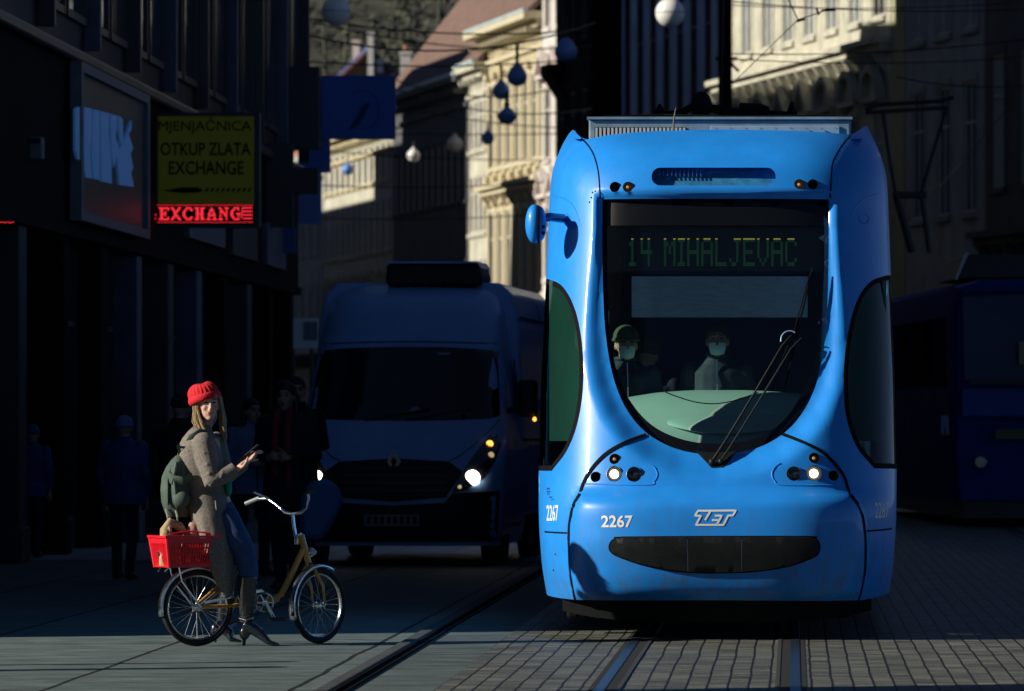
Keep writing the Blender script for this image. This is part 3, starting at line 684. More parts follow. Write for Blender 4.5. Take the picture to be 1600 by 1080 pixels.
def window(root, x, z, w, h, mp, mf, y=.075, arch=False):
    f = MB(); t = .07
    f.box(x-w/2, y-.07, z, x-w/2+t, y+.02, z+h).box(x+w/2-t, y-.07, z, x+w/2, y+.02, z+h)
    f.box(x-w/2+t, y-.07, z+h-t, x+w/2-t, y+.02, z+h).box(x-w/2+t, y-.07, z, x+w/2-t, y+.02, z+t)
    f.box(x-.03, y-.068, z+t, x+.03, y+.018, z+h-t).box(x-w/2+t, y-.066, z+h*.68, x-.03, y+.016, z+h*.68+.06).box(x+.03, y-.066, z+h*.68, x+w/2-t, y+.016, z+h*.68+.06)
    fo = f.build('window', mf, root)
    MB().add([(x-w/2+.02, y, z+.02), (x+w/2-.02, y, z+.02), (x+w/2-.02, y, z+h-.02), (x-w/2+.02, y, z+h-.02)], [(0, 1, 2, 3)]).build('pane', mp, fo)
def building(name, label, loc, yaw, L, D, H, floors, mw, mr, roof=('gable', 4.0), cat='building', trim=None, ground=None, group=None, cornice=.55, tw=.0):
    root = thing(name, label, cat, loc, yaw, group); trim = trim or mw
    w = MB(); w.box(0, .32, 0, L, D, H)
    z = 0.; T = MB(); pil = MB()
    for fl in floors:
        z0, h, n, ww = fl['z'], fl['h'], fl['n'], fl['w']
        w.box(0, 0, z, L, .319, z0); bay = L/n; xs = [bay*(i+.5) for i in range(n)]
        e = 0.
        for x in xs: w.box(e, 0, z0, x-ww/2, .319, z0+h); e = x+ww/2
        w.box(e, 0, z0, L, .319, z0+h); z = z0+h
        for i, x in enumerate(xs):
            window(root, x, z0, ww, h, m_curt if rnd.random() < fl.get('curt', .25)*.4 else m_pane, fl.get('mf', m_wfr))
            s = MB(); s.box(x-ww/2-.14, -.10, z0-.14, x+ww/2+.14, -.001, z0-.002)
            if fl.get('sur', 1):
                s.box(x-ww/2-.16, -.03, z0, x-ww/2-.002, -.002, z0+h).box(x+ww/2+.002, -.03, z0, x+ww/2+.16, -.002, z0+h).box(x-ww/2-.16, -.06, z0+h+.002, x+ww/2+.16, -.002, z0+h+.16)
            s.build('window_surround', trim, root)
            pd = fl.get('ped')
            if pd:
                zz = z0+h+.30; a = ww/2+.35; p = MB()
                p.box(x-a, -.30, zz, x+a, -.003, zz+.12)
                if pd == 'tri' or (pd == 'mix' and i % 5 > 2):
                    p.prism([(x-a, zz+.122), (x+a, zz+.122), (x, zz+.85)], -.12, -.004)
                    p.prism([(x-a-.05, zz+.125), (x-a+.12, zz+.125), (x, zz+.80), (x+a-.12, zz+.125), (x+a+.05, zz+.125), (x, zz+1.0)], -.34, -.121)
                elif pd in ('arch', 'mix'):
                    o_ = arc(x, zz+.12, a+.04, 0, 180, 12, .85); i_ = arc(x, zz+.12, a-.14, 0, 180, 12, .66)
                    p.prism(o_+i_[::-1], -.34, -.121); p.prism(i_, -.12, -.004)
                p.box(x-a+.05, -.22, zz-.28, x-a+.2, -.003, zz-.002).box(x+a-.2, -.22, zz-.28, x+a-.05, -.003, zz-.002)
                p.build('pediment', trim, root)
        if fl.get('pil'):
            for i in range(n+1):
                x = min(max(bay*i, .2), L-.2); pil.box(x-.2, -.09, z0-.3, x+.2, -.004, z0+h+.25).box(x-.26, -.2, z0+h+.251, x+.26, -.004, z0+h+.45).box(x-.26, -.2, z0-.5, x+.26, -.004, z0-.301)
        if fl.get('ledge'):
            zl = fl['ledge']; T.box(-.05, -.5, zl, L+.05, -.005, zl+.16).box(-.02, -.32, zl-.18, L+.02, -.005, zl-.002)
            nb = int(L/1.05)
            for i in range(nb): x = (i+.5)*L/nb; T.prism([(-.42, zl-.181), (-.005, zl-.181), (-.005, zl-.75), (-.12, zl-.6)], x-.09, x+.09, axis='X')
    w.box(0, 0, z, L, .319, H); w.build('wall', mw, root)
    if pil.v: pil.build('pilasters', trim, root)
    T.box(-.1, -.12, H-1.1, L+.1, -.006, H-.95)
    if cornice:
        T.box(-.15, -cornice*.5, H-.45, L+.15, -.007, H-.2).box(-.2, -cornice, H-.199, L+.2, .3, H+.06)
        nb = int(L/.8)
        for i in range(nb): x = (i+.5)*L/nb; T.box(x-.1, -cornice*.85, H-.62, x+.1, -.008, H-.451)
    T.build('cornice', trim, root)
    kind, rh = roof
    if kind == 'gable':
        y0, y1 = -cornice*.9, D+.3; ym = D*.45
        r_ = MB(); k = [(y0, H+.065), (ym, H+rh), (y1, H+.065)]; r_.prism([(y0, H+.062), (ym, H+rh), (y1, H+.062), (y1-.25, H+.061), (ym, H+rh-.2), (y0+.25, H+.061)], -.1, L+.1, axis='X')
        ro = r_.build('roof', mr, root)
        MB().prism([(.3, H+.001), (ym, H+rh-.25), (D, H+.001)], .0, L, axis='X').build('gable_wall', mw, root)
        MB().tube([(-.12, y0-.02, H+.07), (L+.12, y0-.02, H+.07)], .10, 8).build('gutter_pipe', m_tin, ro)
    else:
        MB().box(0, .1, H+.061, L, D, H+.061+rh).build('roof', mr, root)
    if ground:
        g = MB(); gl = MB(); n = ground; bay = L/n
        for i in range(n): gl.box(i*bay+.12, -.03, .02, (i+1)*bay-.12, -.009, 3.74)
        gl.build('shop_window', m_dkgl, root)
        g.box(.1, -.35, 3.75, L-.1, -.01, 4.3); g.build('shop_fascia', m_dkst, root)
    return root
TH = -(90-13.17); VEC = (-.2279, .9737)
def onR(Y): return 5.44-.234*(Y-136)                    # right-hand facade line of the bending street
def right(name, label, Ya, Yb, H, floors, mw, mr, dx=0., **k):   # Ya near end, Yb far end
    L = (Yb-Ya)/.9737-.02; D = k.pop('D', 10)
    return building(name, label, (onR(Yb)-dx, Yb-dx*.234, 0), R(TH), L, D, H, floors, mw, mr, **k)
fA = lambda n, curt=.5: [dict(z=5.2, h=2.6, n=n, w=1.15, ped='mix', curt=.3), dict(z=11.75, h=3.2, n=n, w=1.1, ledge=11.3, curt=.6, sur=1)]
right('town_house', 'cream stone house with pediments and bracketed ledge behind the mast, shaded below', 148.5, 168.7, 17.5,
      [dict(z=6.9, h=2.5, n=8, w=1.15, ped='mix', curt=.3), dict(z=11.9, h=3.3, n=8, w=1.3, ledge=11.15, curt=1.2)], m_cream, m_rbrown, ground=5)
right('narrow_house', 'narrow olive strip of house wall between the cream houses', 147.1, 148.45, 17.6, [], m_olive, m_rbrown, cornice=.3)
right('town_house', 'cream house with tall white window bays, lit only at its upper left', 139.5, 147.0, 18.5,
      [dict(z=6.5, h=3.2, n=3, w=1.2, curt=.4), dict(z=11.0, h=4.2, n=3, w=1.4, curt=2.2)], m_grst, m_rbrown, ground=2)
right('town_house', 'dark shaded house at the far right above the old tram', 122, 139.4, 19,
      [dict(z=1.0, h=3.0, n=7, w=1.5, curt=.2, mf=m_whst), dict(z=7.0, h=3.2, n=7, w=1.1, curt=.4, ledge=5.8), dict(z=12.2, h=3.2, n=7, w=1.1, curt=.4)], m_shadst, m_rbrown)
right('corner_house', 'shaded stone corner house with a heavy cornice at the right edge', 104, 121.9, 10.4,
      [dict(z=5.4, h=2.6, n=6, w=1.1, curt=.3)], m_shadst, m_rbrown, dx=.6, cornice=.9, ground=4)
right('town_house', 'pale blue shaded house left of the dark mast', 169.0, 182.5, 19,
      [dict(z=5.6, h=2.4, n=7, w=1.0, curt=.1), dict(z=9.6, h=5.2, n=7, w=1.0, curt=.05, mf=m_wfrd, ledge=8.4)], m_bluew, m_rdark, ground=3)
right('dark_house', 'black silhouetted house with small balconies left of the pale blue house', 182.9, 188.6, 21,
      [dict(z=5.6, h=2.4, n=3, w=1.0, curt=.1, mf=m_wfrd), dict(z=9.6, h=2.4, n=3, w=1.0, curt=.05, mf=m_wfrd), dict(z=13.6, h=2.4, n=3, w=1.0, mf=m_wfrd)], m_dkst, m_rdark, dx=.9)
bal = bpy.data.objects['dark_house']
for z, d in ((11.9, .55),): MB().prism([(-.01, z), (-d*.6, z+.5), (-d, z+.8), (-d, z+1.1), (-.01, z+1.1)], .1, 1.6, axis='X').build('balcony', m_dkst, bal)
right('town_house', 'white ornate sunlit house with stone pediments beside the black house', 188.7, 194.4, 17.3,
      [dict(z=6.2, h=2.4, n=3, w=1.0, ped='tri', curt=.2), dict(z=10.2, h=2.4, n=3, w=1.0, ped='tri', curt=.2), dict(z=14.6, h=1.7, n=3, w=.9, curt=.2)], m_whst, m_rdark, dx=.25, roof=('flat', 1.5), trim=pm('rosy stone', (.62, .55, .52), .8, var=.2), ground=1)
right('yellow_house', 'long yellow sunlit house with pilasters above the mirror of the tram', 194.6, 205.8, 15.2,
      [dict(z=5.8, h=3.0, n=7, w=.92, pil=1, ledge=9.6, curt=.1), dict(z=10.4, h=2.9, n=7, w=.92, pil=1, curt=.1)], m_yellow, m_rbrown, roof=('gable', 5.5), trim=pm('light yellow trim', (.54, .48, .33), .8, var=.1), ground=3, D=11, cornice=.9)
right('town_house', 'pale beige house right of the wide black shadow, with dense windows', 206.0, 209.7, 14.2,
      [dict(z=5.2, h=2.1, n=4, w=.6, curt=.2, sur=0), dict(z=8.2, h=2.1, n=4, w=.6, curt=.2, sur=0), dict(z=11.2, h=1.8, n=4, w=.6, curt=.2, sur=0)], m_cream, m_rbrown, roof=('gable', 5.5), ground=1, D=11)
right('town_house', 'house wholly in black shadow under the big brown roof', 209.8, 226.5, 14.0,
      [dict(z=5.2, h=2.0, n=12, w=.7, curt=.2), dict(z=9.5, h=2.2, n=12, w=.7, curt=.2)], m_shadst, m_rbrown, roof=('gable', 7.5), ground=4, D=12)
right('town_house', 'cream house with rows of windows under the blue banner', 226.7, 244.5, 13.2,
      [dict(z=5.2, h=2.1, n=12, w=.9, curt=.3), dict(z=8.2, h=2.1, n=12, w=.9, curt=.3, sur=0), dict(z=11.0, h=1.5, n=12, w=.85, curt=.3, sur=0)], m_cream, m_rbrown, roof=('flat', .4), ground=4, trim=m_yellow)
right('town_house', 'low pale house at the far end of the right-hand row', 244.7, 268, 12.8,
      [dict(z=5.2, h=1.9, n=10, w=.9, curt=.3), dict(z=8.6, h=1.9, n=10, w=.9, curt=.3)], m_grst, m_rred, roof=('flat', .4), ground=4)
# shop sign with pink panel and white diagonal strokes low on the yellow house
sg = thing('shop_sign', 'pink and white shop sign with slanted strokes under the yellow house', 'sign', (onR(207), 207, 0), R(TH))
MB().box(-1.3, -.60, 4.4, 1.9, -.40, 6.5).build('board', pm('white sign board', (.75, .78, .74), .5), sg)
MB().box(-1.3, -.64, 4.4, 1.2, -.605, 5.1).build('pink_panel', pm('pink sign', (.62, .10, .25), .5), sg)
for x in (-.2, .4, 1.0): MB().prism([(x-.35, 4.45), (x-.12, 4.45), (x+.38, 6.2), (x+.15, 6.2)], -.67, -.645).build('stroke', m_white, sg)
MB().prism([(.55, 5.6), (.85, 5.6), (.98, 6.35), (.68, 6.35)], -.70, -.675).build('red_stroke', pm('red sign', (.5, .03, .06), .5), sg)

# left-hand row beyond the first block: mostly hidden, it throws the shade on the right-hand fronts
def left_line(Y):
    if Y <= 150: return -8.05-(Y-90)*.0913
    return -13.53-.234*(Y-150)
LR = [(88.2, 104, 9.5, m_grst, 'grey house behind the banners'), (104.2, 141.5, 23, m_cream, 'tall cream house beyond the grey one, left side'),
      (141.7, 147.0, 18.3, m_grst, 'grey four-storey house in the left-hand row'), (147.2, 163.6, 17.0, m_yellow, 'yellow house in the left-hand row'),
      (163.8, 184.0, 25, m_grst, 'tall grey house in the left-hand row'), (184.2, 191.0, 8.5, m_cream, 'low cream house in the left-hand row'),
      (191.2, 196.2, 16.0, m_whst, 'white house in the left-hand row'), (196.4, 205.5, 12.0, m_cream, 'cream house with brown roof, far left row'),
      (205.7, 219.6, 21.5, m_grst, 'tall grey house, far left row'), (219.8, 226.5, 18.5, m_whst, 'white house, far left row'), (226.7, 262, 16.6, m_cream, 'long cream house, end of the far left row')]
for (a, b, H, mw, lb) in LR:
    xa, xb = left_line(a), left_line(b); L = math.hypot(xb-xa, b-a)
    building('row_house', lb, (xa, a, 0), math.atan2(b-a, xb-xa), L, 9, H, [dict(z=5.2, h=2.2, n=max(2, int(L/3)), w=1.1, sur=0)] if H > 8 else [], mw, m_rbrown, roof=('flat', .35), cornice=.3)

# ---------------------------------------------------------------- near left block: office house over an arcade
XL = -7.5
lb = thing('office_house', 'dark glass office house over a shop arcade along the left pavement', 'building', (XL, 35.95, 0), R(90))
Lb = 51.5
MB().box(0, 1.9, 0, Lb, 14, 3.4).box(0, 0, 0, 2.0, 1.89, 3.4).build('wall', m_dkst, lb)                 # shop wall set back behind the columns, plus the added shade corner
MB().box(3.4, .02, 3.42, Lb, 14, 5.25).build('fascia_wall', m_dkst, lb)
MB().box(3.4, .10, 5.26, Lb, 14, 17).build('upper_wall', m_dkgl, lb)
MB().box(0, -.05, 3.3, 3.6, 2, 3.41).box(3.38, -.03, 3.3, Lb, 1.89, 3.41).build('soffit', m_dkst, lb)  # first box belongs to the added shade corner
m_col = pm('blue-grey column', (.05, .07, .12), .5, var=.5, scale=1); m_dkcol = pm('dark grey column', (.035, .038, .045), .7, var=.4, scale=1.5); m_ban_ = pm('dim arcade board', (.08, .10, .13), .6); m_mull_ = pm('shopfront frame', (.02, .022, .026), .5)  # mixed column tones, one of them dark grey
for i in range(15):
    x = 3.6+i*3.35
    cw_ = (.28, .18, .34, .22, .28)[i % 5]
    MB().box(x-cw_, .03, 0, x+cw_, .55, 3.29).box(x-cw_-.05, .0, 0, x+cw_+.05, .6, .35).build('column', (m_dkst, m_col, m_dkcol, m_col, m_dkst, m_dkcol, m_dkst)[i % 7], lb, bevel=.02)
    if i % 3 == 1: MB().box(x+1.2, .25, 2.55, x+1.9, .32, 3.28).build('arcade_panel', (m_ban_, m_dkcol)[i % 2], lb)
    MB().box(x+.5, 1.80, .4, x+1.55, 1.88, 2.9).build('shop_window', m_pane, lb)
    MB().box(x+1.7, 1.80, .1, x+2.7, 1.88, 2.9).build('shop_window', m_curt if i % 4 == 1 else m_pane, lb)
for i in range(14):
    x = 3.6+i*3.35
    if i % 3 != 2:
        g_ = MB().box(x+.40, .28, .0, x+.46, .36, 3.29).box(x+1.62, .28, .0, x+1.68, .36, 3.29).box(x+2.9, .28, .0, x+2.96, .36, 3.29).box(x+.461, .29, 2.4, x+2.899, .35, 2.46).box(x+.461, .29, .0, x+2.899, .35, .35).build('shopfront', m_mull_, lb)
        MB().add([(x+.47, .32, .36), (x+2.89, .32, .36), (x+2.89, .32, 3.28), (x+.47, .32, 3.28)], [(0, 1, 2, 3)]).build('pane', m_pane, g_)
for (a, b_, c_, d_, mm) in ((35.0, 39.5, 3.65, 4.5, m_ban_), (40.5, 44.0, 3.6, 4.3, m_dkcol), (45.5, 48.5, 3.6, 4.2, m_col)):
    MB().box(a, -.06, c_, b_, .015, d_).build('fascia_board', mm, lb)
m_reflg = pm('mirror glass', (.30, .33, .36), .03, metal=1., var=.1, scale=.4)
m_mull = pm('dark mullion', (.02, .023, .028), .4)
for i in range(26):
    x = 3.9+i*1.9
    f = MB().box(x-.85, .04, 5.6, x-.78, .098, 9.2).box(x+.78, .04, 5.6, x+.85, .098, 9.2).box(x-.77, .045, 5.6, x+.77, .096, 5.68).build('window', m_mull, lb)
    MB().add([(x-.77, .07, 5.7), (x+.77, .07, 5.7), (x+.77, .07, 9.2), (x-.77, .07, 9.2)], [(0, 1, 2, 3)]).build('pane', m_reflg if i % 3 != 1 else m_pane, f)
    if i % 2: MB().box(x+.88, -.08, 5.35, x+1.02, .09, 16.8).build('fin', m_mull if i % 4 == 1 else m_col, lb)
MB().box(3.3, -.10, 5.11, Lb, .0, 5.24).build('canopy', m_mull, lb, bevel=.03)
# unseen one-storey corner, shaped to shade the ground but not the tram (x 0..3.4)
MB().box(-.02, -.06, 3.411, 3.3, 14, 3.5).build('shade_corner_roof', m_rdark, lb)
near = thing('unseen_corner_block', 'house on the near corner of the side street, just outside the view', 'building', (XL, 27.45, 0), 0)
q = [(-16, -25), (0, -25), (0, 0), (-16, -5.2)]; MB().prism(q, 0, 13, axis='Z').build('wall', m_grst, near); MB().prism(q, 13.001, 13.4, axis='Z').build('roof', m_rdark, near)
for i in range(6):
    for z in (1, 5, 9): MB().box(.01, -3-i*3.8, z, .04, -1.4-i*3.8, z+2.2).build('window', m_pane, near)

# ---------------------------------------------------------------- signs on the left block
def Xp(px, Y): return (px-VX)*Y/FPX
def Zp(py, Y): return EYE+(VY-py)*Y/FPX
def yl(px): return XL*FPX/(px-VX)
# box sign with big pale letters, flat on the facade
y0_, y1_ = yl(105), yl(214)
s = thing('light_box_sign', 'dark framed sign box with big pale blue condensed letters above the arcade', 'sign', (XL+.03, y0_, 0), R(90))
Ls_ = y1_-y0_
fr = MB().box(0, -.12, 5.0, Ls_, 0, 5.1).box(0, -.12, 3.46, Ls_, 0, 3.56).box(0, -.12, 3.56, .2, 0, 5.0).box(Ls_-.2, -.12, 3.56, Ls_, 0, 5.0)
fr.build('frame', pm('grey sign frame', (.10, .12, .14), .5, var=.2), s)
MB().box(.2, -.07, 3.56, Ls_-.2, -.02, 5.0).build('panel', m_mull, s)
lt = MB()
def sq(px, py): px = px*.93+16; Y = -7.39*FPX/(px-VX); return (Y-y0_, EYE+(VY-py)*Y/FPX)
for poly in ([(107,170),(112,167),(117,168),(119,205),(117,252),(110,248),(107,236)], [(119,167),(134,170),(134,202),(131,232),(134,279),(124,277),(119,250),(121,206)], [(136,171),(147,173),(147,281),(137,279),(134,240)],
             [(149,174),(163,177),(162,205),(166,240),(168,287),(150,283)], [(165,178),(177,181),(176,198),(174,214),(180,230),(171,262),(167,235)], [(180,181),(186,186),(187,222),(183,226),(180,205)],
             [(176,240),(186,226),(201,188),(201,202),(196,210),(204,232),(199,240),(204,262),(200,270),(205,292),(181,289)]):
    lt.prism([sq(*p) for p in poly], -.10, -.072)
lt.build('lettering', pm('pale blue letters', (.18, .42, .80), .5, emis=(.08, .25, .6), es=.07), s)
# yellow exchange sign, standing out from the wall and facing the street
Ye = 67.9
s = thing('exchange_sign', 'yellow and black exchange office sign with a lit red letter strip', 'sign', (XL, Ye, 0))
def lx(px): return Xp(px, Ye)-XL
MB().box(lx(240), 0, Zp(356, Ye), lx(406), .18, Zp(176, Ye)).build('casing', pm('dark sign casing', (.02, .03, .03), .5), s, bevel=.01)
MB().box(lx(247), -.012, Zp(319, Ye), lx(397), -.002, Zp(182, Ye)).build('face', pm('yellow sign face', (.20, .22, .012), .6, emis=(.40, .45, .0), es=.012), s)
tx = MB()
for (w_, a, b, c, d) in (('MJENJAČNICA', 248, 184, 393, 209), ('OTKUP ZLATA', 251, 223, 392, 243), ('EXCHANGE', 264, 252, 381, 273)):
    flat_text(tx, w_, (lx(a), -.014, Zp(d, Ye)), (1, 0, 0), (0, 0, 1), lx(c)-lx(a), Zp(b, Ye)-Zp(d, Ye), (0, -1, 0), bold=0. if w_[0] == 'M' else .012, th=.006)
q = lambda px, py: (lx(px), Zp(py, Ye))
tx.prism([q(254, 298), q(285, 293), q(310, 293), q(318, 298), q(310, 301), q(285, 302)], -.02, -.014)
for i in range(9): x = 320+i*8.3; tx.prism([q(x, 300), q(x+3.5, 300), q(x+7, 294), q(x+3.5, 294)], -.02, -.014)
tx.build('lettering', m_black, s)
MB().box(lx(228), -.02, Zp(351, Ye), lx(399), -.004, Zp(319.5, Ye)).build('letter_strip', m_black, s)
SF = {'E': ['1111111','0110001','0110100','0111100','0110100','0110001','1111111'], 'X': ['1100011','0110110','0011100','0011000','0011100','0110110','1100011'],
 'C': ['0011110','0110011','1100000','1100000','1100000','0110011','0011110'], 'H': ['1110111','0110110','0110110','0111110','0110110','0110110','1110111'],
 'A': ['0001000','0011100','0010100','0110110','0111110','0100010','1110111'], 'N': ['1100111','0110010','0111010','0101110','0100110','0100010','1110010'],
 'G': ['0011110','0110010','1100000','1100111','1100010','0110010','0011110']}
ld = MB(); cx = 0
def led(px, py, r=.0062): ld.box(lx(px)-r, -.026, Zp(py, Ye)-r, lx(px)+r, -.021, Zp(py, Ye)+r)
for ch in 'EXCHANG':
    for r_ in range(7):
        for c_ in range(7):
            if SF[ch][r_][c_] == '1':
                led(249.5+(cx+c_)*2.33, 325.5+r_*2.9, .0068)
    cx += 8
for x in range(60): led(247+x*2.5, 321, .0038); led(247+x*2.5, 347.5, .0038)
for x in (0, 1, 2, 3, 4, 5): 
    for y in (325, 330.5, 336, 341.5): led(381+x*2.5, y)
for y in range(6): led(379.5-y*.4, 325+y*3)
for (x, y) in ((233, 325), (236, 328), (240, 326), (242, 330), (243, 336), (243, 342)): led(x, y, .008)  # extra dots painting the red glow that bleeds left of the letters
ld.build('led_letters_and_bleed', pm('red leds', (.6, .02, .03), .5, emis=(1, .03, .05), es=1.5), s)
MB().box(.0, .05, Zp(196, Ye), lx(243), .1, Zp(186, Ye)).box(.0, .05, Zp(346, Ye), lx(243), .1, Zp(336, Ye)).build('bracket', m_mull, s)
o = thing('security_lamp', 'small grey box lamp on the facade left of the light box sign', 'lamp', (XL, yl(52), 0)); Yl_ = yl(52)
MB().box(Xp(36, Yl_)-XL+.0, -.1, Zp(250, Yl_), Xp(68, Yl_)-XL, .1, Zp(214, Yl_)).build('housing', pm('lamp box grey', (.10, .12, .13), .6), o, bevel=.02)
MB().box(Xp(39, Yl_)-XL, -.11, Zp(225, Yl_), Xp(65, Yl_)-XL, -.101, Zp(217, Yl_)).build('glass', m_pane, o)
o = thing('letter_strip_sign', 'thin strip of red lit dots at the far left edge', 'sign', (Xp(12, 55), 55, Zp(348, 55)))
MB().box(-.09, 0, -.03, .075, .03, .03).build('strip', m_black, o); g = MB()
for i in range(9): g.box(-.085+i*.017, -.01, -.006+.004*(i % 3), -.078+i*.017, -.002, .002+.004*(i % 3))
g.build('red_dots', MATS['red leds'], o)
# more hanging boards
def blade(name, label, Y, x0, y0, x1, y1, mat, cat='sign', th=.1, arm=True):
    o = thing(name, label, cat, (XL, Y, 0)); a, b = Xp(x0, Y)-XL, Xp(x1, Y)-XL
    MB().box(a, 0, Zp(y1, Y), b, th, Zp(y0, Y)).build('board', mat, o, bevel=.01)
    if arm: MB().box(-.5, th*.3, Zp(y0+8, Y)-.02, a, th*.6, Zp(y0+8, Y)+.02).box(-.5, th*.3, Zp(y1-8, Y)-.02, a, th*.6, Zp(y1-8, Y)+.02).build('bracket', m_mull, o)
    return o, a, b
m_ban = pm('blue banner', (.05, .14, .50), .7, var=.12, scale=2)
Yb = 86.5
o, a, b = blade('banner', 'large blue hanging banner with a faint dark emblem in a ring', Yb, 500, 118, 618, 218, m_ban, th=.05)
em = MB(); q = lambda px, py: (Xp(px, Yb)-XL, Zp(py, Yb))
em.prism([q(546, 200), q(552, 190), q(560, 178), q(563, 168), q(572, 162), q(580, 160), q(574, 170), q(570, 182), q(562, 192), q(554, 198)], -.006, -.001)
em.prism([q(541, 204), q(547, 200), q(566, 191), q(564, 194), q(548, 203)], -.009, -.0065)
em.tube([(q(567+26*math.cos(t), 172+30*math.sin(t))[0], -.004, q(567+26*math.cos(t), 172+30*math.sin(t))[1]) for t in np.linspace(-2.4, 1.6, 24)], .006, 5)
em.build('emblem', pm('dark emblem', (.012, .03, .13), .6), o)
blade('sign_box', 'black square sign box left of the blue banner', 85.5, 437, 104, 499, 232, m_mull, th=.5)
blade('banner', 'smaller blue banner below the large one', 90.5, 468, 214, 516, 270, m_ban, th=.05)
blade('sign_board', 'pale blue sign board behind the black cross', 92, 452, 262, 502, 350, pm('pale blue board', (.10, .19, .42), .6), th=.08)
blade('sign_board', 'long dim blue board above the column tops', 84, 405, 355, 462, 396, pm('dim blue board', (.04, .09, .26), .6), th=.08)
Yc = 82
o = thing('cross_sign', 'black cross-shaped pharmacy sign beside the yellow sign', 'sign', (XL, Yc, 0)); q = lambda px, py: (Xp(px, Yc)-XL, Zp(py, Yc))
MB().prism([q(413, 224), q(457, 224), q(457, 262), q(496, 262), q(496, 303), q(457, 303), q(457, 355), q(413, 355), q(413, 303), q(402, 303), q(402, 262), q(413, 262)], 0, .22).build('cross_box', m_mull, o)
MB().box(-.4, .08, Zp(250, Yc), q(413, 0)[0], .14, Zp(245, Yc)).build('bracket', m_mull, o)
# white sign panel on posts further down the pavement
o = thing('road_sign', 'white panel with a grey patch on two posts behind the pedestrians', 'sign', (0, 97, 0))
x0_, x1_ = Xp(446, 97), Xp(498, 97)
MB().box(x0_, 0, Zp(545, 97), x1_, .06, Zp(497, 97)).build('board', pm('pale board', (.55, .60, .62), .5), o, bevel=.01)
MB().box(x0_+.3, -.01, Zp(532, 97), x1_-.02, -.002, Zp(503, 97)).build('grey_patch', pm('grey patch', (.12, .15, .2), .6), o)
MB().tube([(x0_+.12, .03, 0), (x0_+.12, .03, Zp(545, 97))], .04, 8).build('post', m_mull, o); MB().tube([(x1_-.12, .03, 0), (x1_-.12, .03, Zp(545, 97))], .04, 8).build('post', m_mull, o)

# ---------------------------------------------------------------- mast, span wires, hanging balls
mast = thing('mast', 'thick black overhead-line mast rising behind the tram roof', 'pole', (Xp(1133, 118), 118, 0))
MB().tube([(0, 0, 0), (0, 0, 1.2), (0, 0, 1.25), (0, 0, 14)], [.19, .19, .15, .135], 16).build('post', m_black, mast, smooth=True)
MB().lathe([(.26, 0), (.26, .1), (.2, .2)], n=16).build('base', m_under, mast)
MB().tube([(0, 0, Zp(90, 118)), (.28, -.05, Zp(112, 118))], .03, 6).tube([(-.2, 0, Zp(92, 118)), (.25, 0, Zp(92, 118))], .035, 6).build('bracket', m_black, mast)
m_wire = pm('overhead wire', (.012, .012, .014), .5)
def wire(name, label, p0, p1, sag, r=.011, group='span wires', n=24):
    p0, p1 = Vector(p0), Vector(p1); c = p0.copy(); o = thing(name, label, 'wire', c, 0, group)
    pts = [tuple(p0.lerp(p1, i/n)-c-Vector((0, 0, sag*4*(i/n)*(1-i/n)))) for i in range(n+1)]
    MB().tube(pts, r, 5).build('strand', m_wire, o); return o
def span(Ya, ya, Yb_, yb_, x0=478, x1=860, sag=.25, lab='', r=.014):
    return wire('span_wire', lab, P(x0, ya, Ya), P(x1, yb_, Yb_), sag, r)
SP = [(112, 27, 120, 46, 470, 920, .2, 'topmost thin wire above the red-roofed house'), (100, 52, 104, 36, 470, 930, .4, 'thin wire crossing just above the chimneys'),
      (118, 95, 125, 90, 470, 925, .15, 'level wire across the foot of the big brown roof'), (130, 30, 140, 72, 470, 925, .3, 'slanting wire crossing the big brown roof'),
      (150, 132, 160, 170, 600, 925, .4, 'wire falling to the right over the yellow house'), (150, 125, 150, 118, 618, 930, .5, 'wire over the top of the black shadow'),
      (165, 160, 165, 200, 600, 925, .2, 'wire below the drop-shaped balls'), (170, 208, 175, 208, 500, 925, .05, 'level wire behind the lowest balls'),
      (160, 290, 170, 285, 500, 850, .1, 'low level wire over the lit cream house'), (175, 340, 175, 335, 480, 850, .1, 'lowest wire above the van'),
      (180, 235, 185, 250, 500, 860, .1, 'faint wire at the height of the shade-blue ball')]
for (Ya, ya, Yb_, yb_, a, b, sg_, lab) in SP: span(Ya, ya, Yb_, yb_, a, b, sg_, lab, r=.018)
for (y0w, y1w, Yw, lab, x0w, x1w) in ((2, 14, 80, 'highest wire right of the mast', 1140, 1620), (92, 88, 82, 'wire crossing the bracketed ledge', 1140, 1620), (8, 2, 90, 'thin wire at the top right corner', 1140, 1620), (84, 60, 78, 'wire towards the right-hand corner house', 1140, 1620), (120, 132, 76, 'lower wire at the right edge', 1400, 1620)):
    wire('span_wire', lab, P(x0w, y0w, Yw), P(x1w, y1w, Yw), .08, .008)
hw = thing('wire_hanger', 'wire pull-off with a black insulator left of the ledge', 'wire', P(1247, 30, 66)); c0 = Vector(P(1247, 30, 66))
def rel(px, py, Y=66): return tuple(P(px, py, Y)-c0)
MB().tube([rel(1228, -8), rel(1247, 31)], .007, 6).tube([rel(1247, 31), rel(1150, 125)], .005, 6).tube([rel(1247, 31), rel(1283, 19)], .006, 6).build('strand', m_wire, hw)
MB().tube([rel(1245, 33), rel(1258, 29)], .018, 8).build('clamp', m_wire, hw)
MB().tube([rel(1276, 13), rel(1279, 23), rel(1284, 17), rel(1306, 15)], [.014, .016, .012, .018], 8).build('insulator', m_wire, hw)
wire('contact_wire', 'contact wire above the bright tram, running down the street', (XC, 42, 5.6), (XC-1.5, 150, 5.7), .15, .008, 'contact wires')
wire('contact_wire', 'contact wire above the dark blue tram, running down the street', (3.2, 45, 5.7), (2.5, 135, 5.9), .1, .008, 'contact wires')
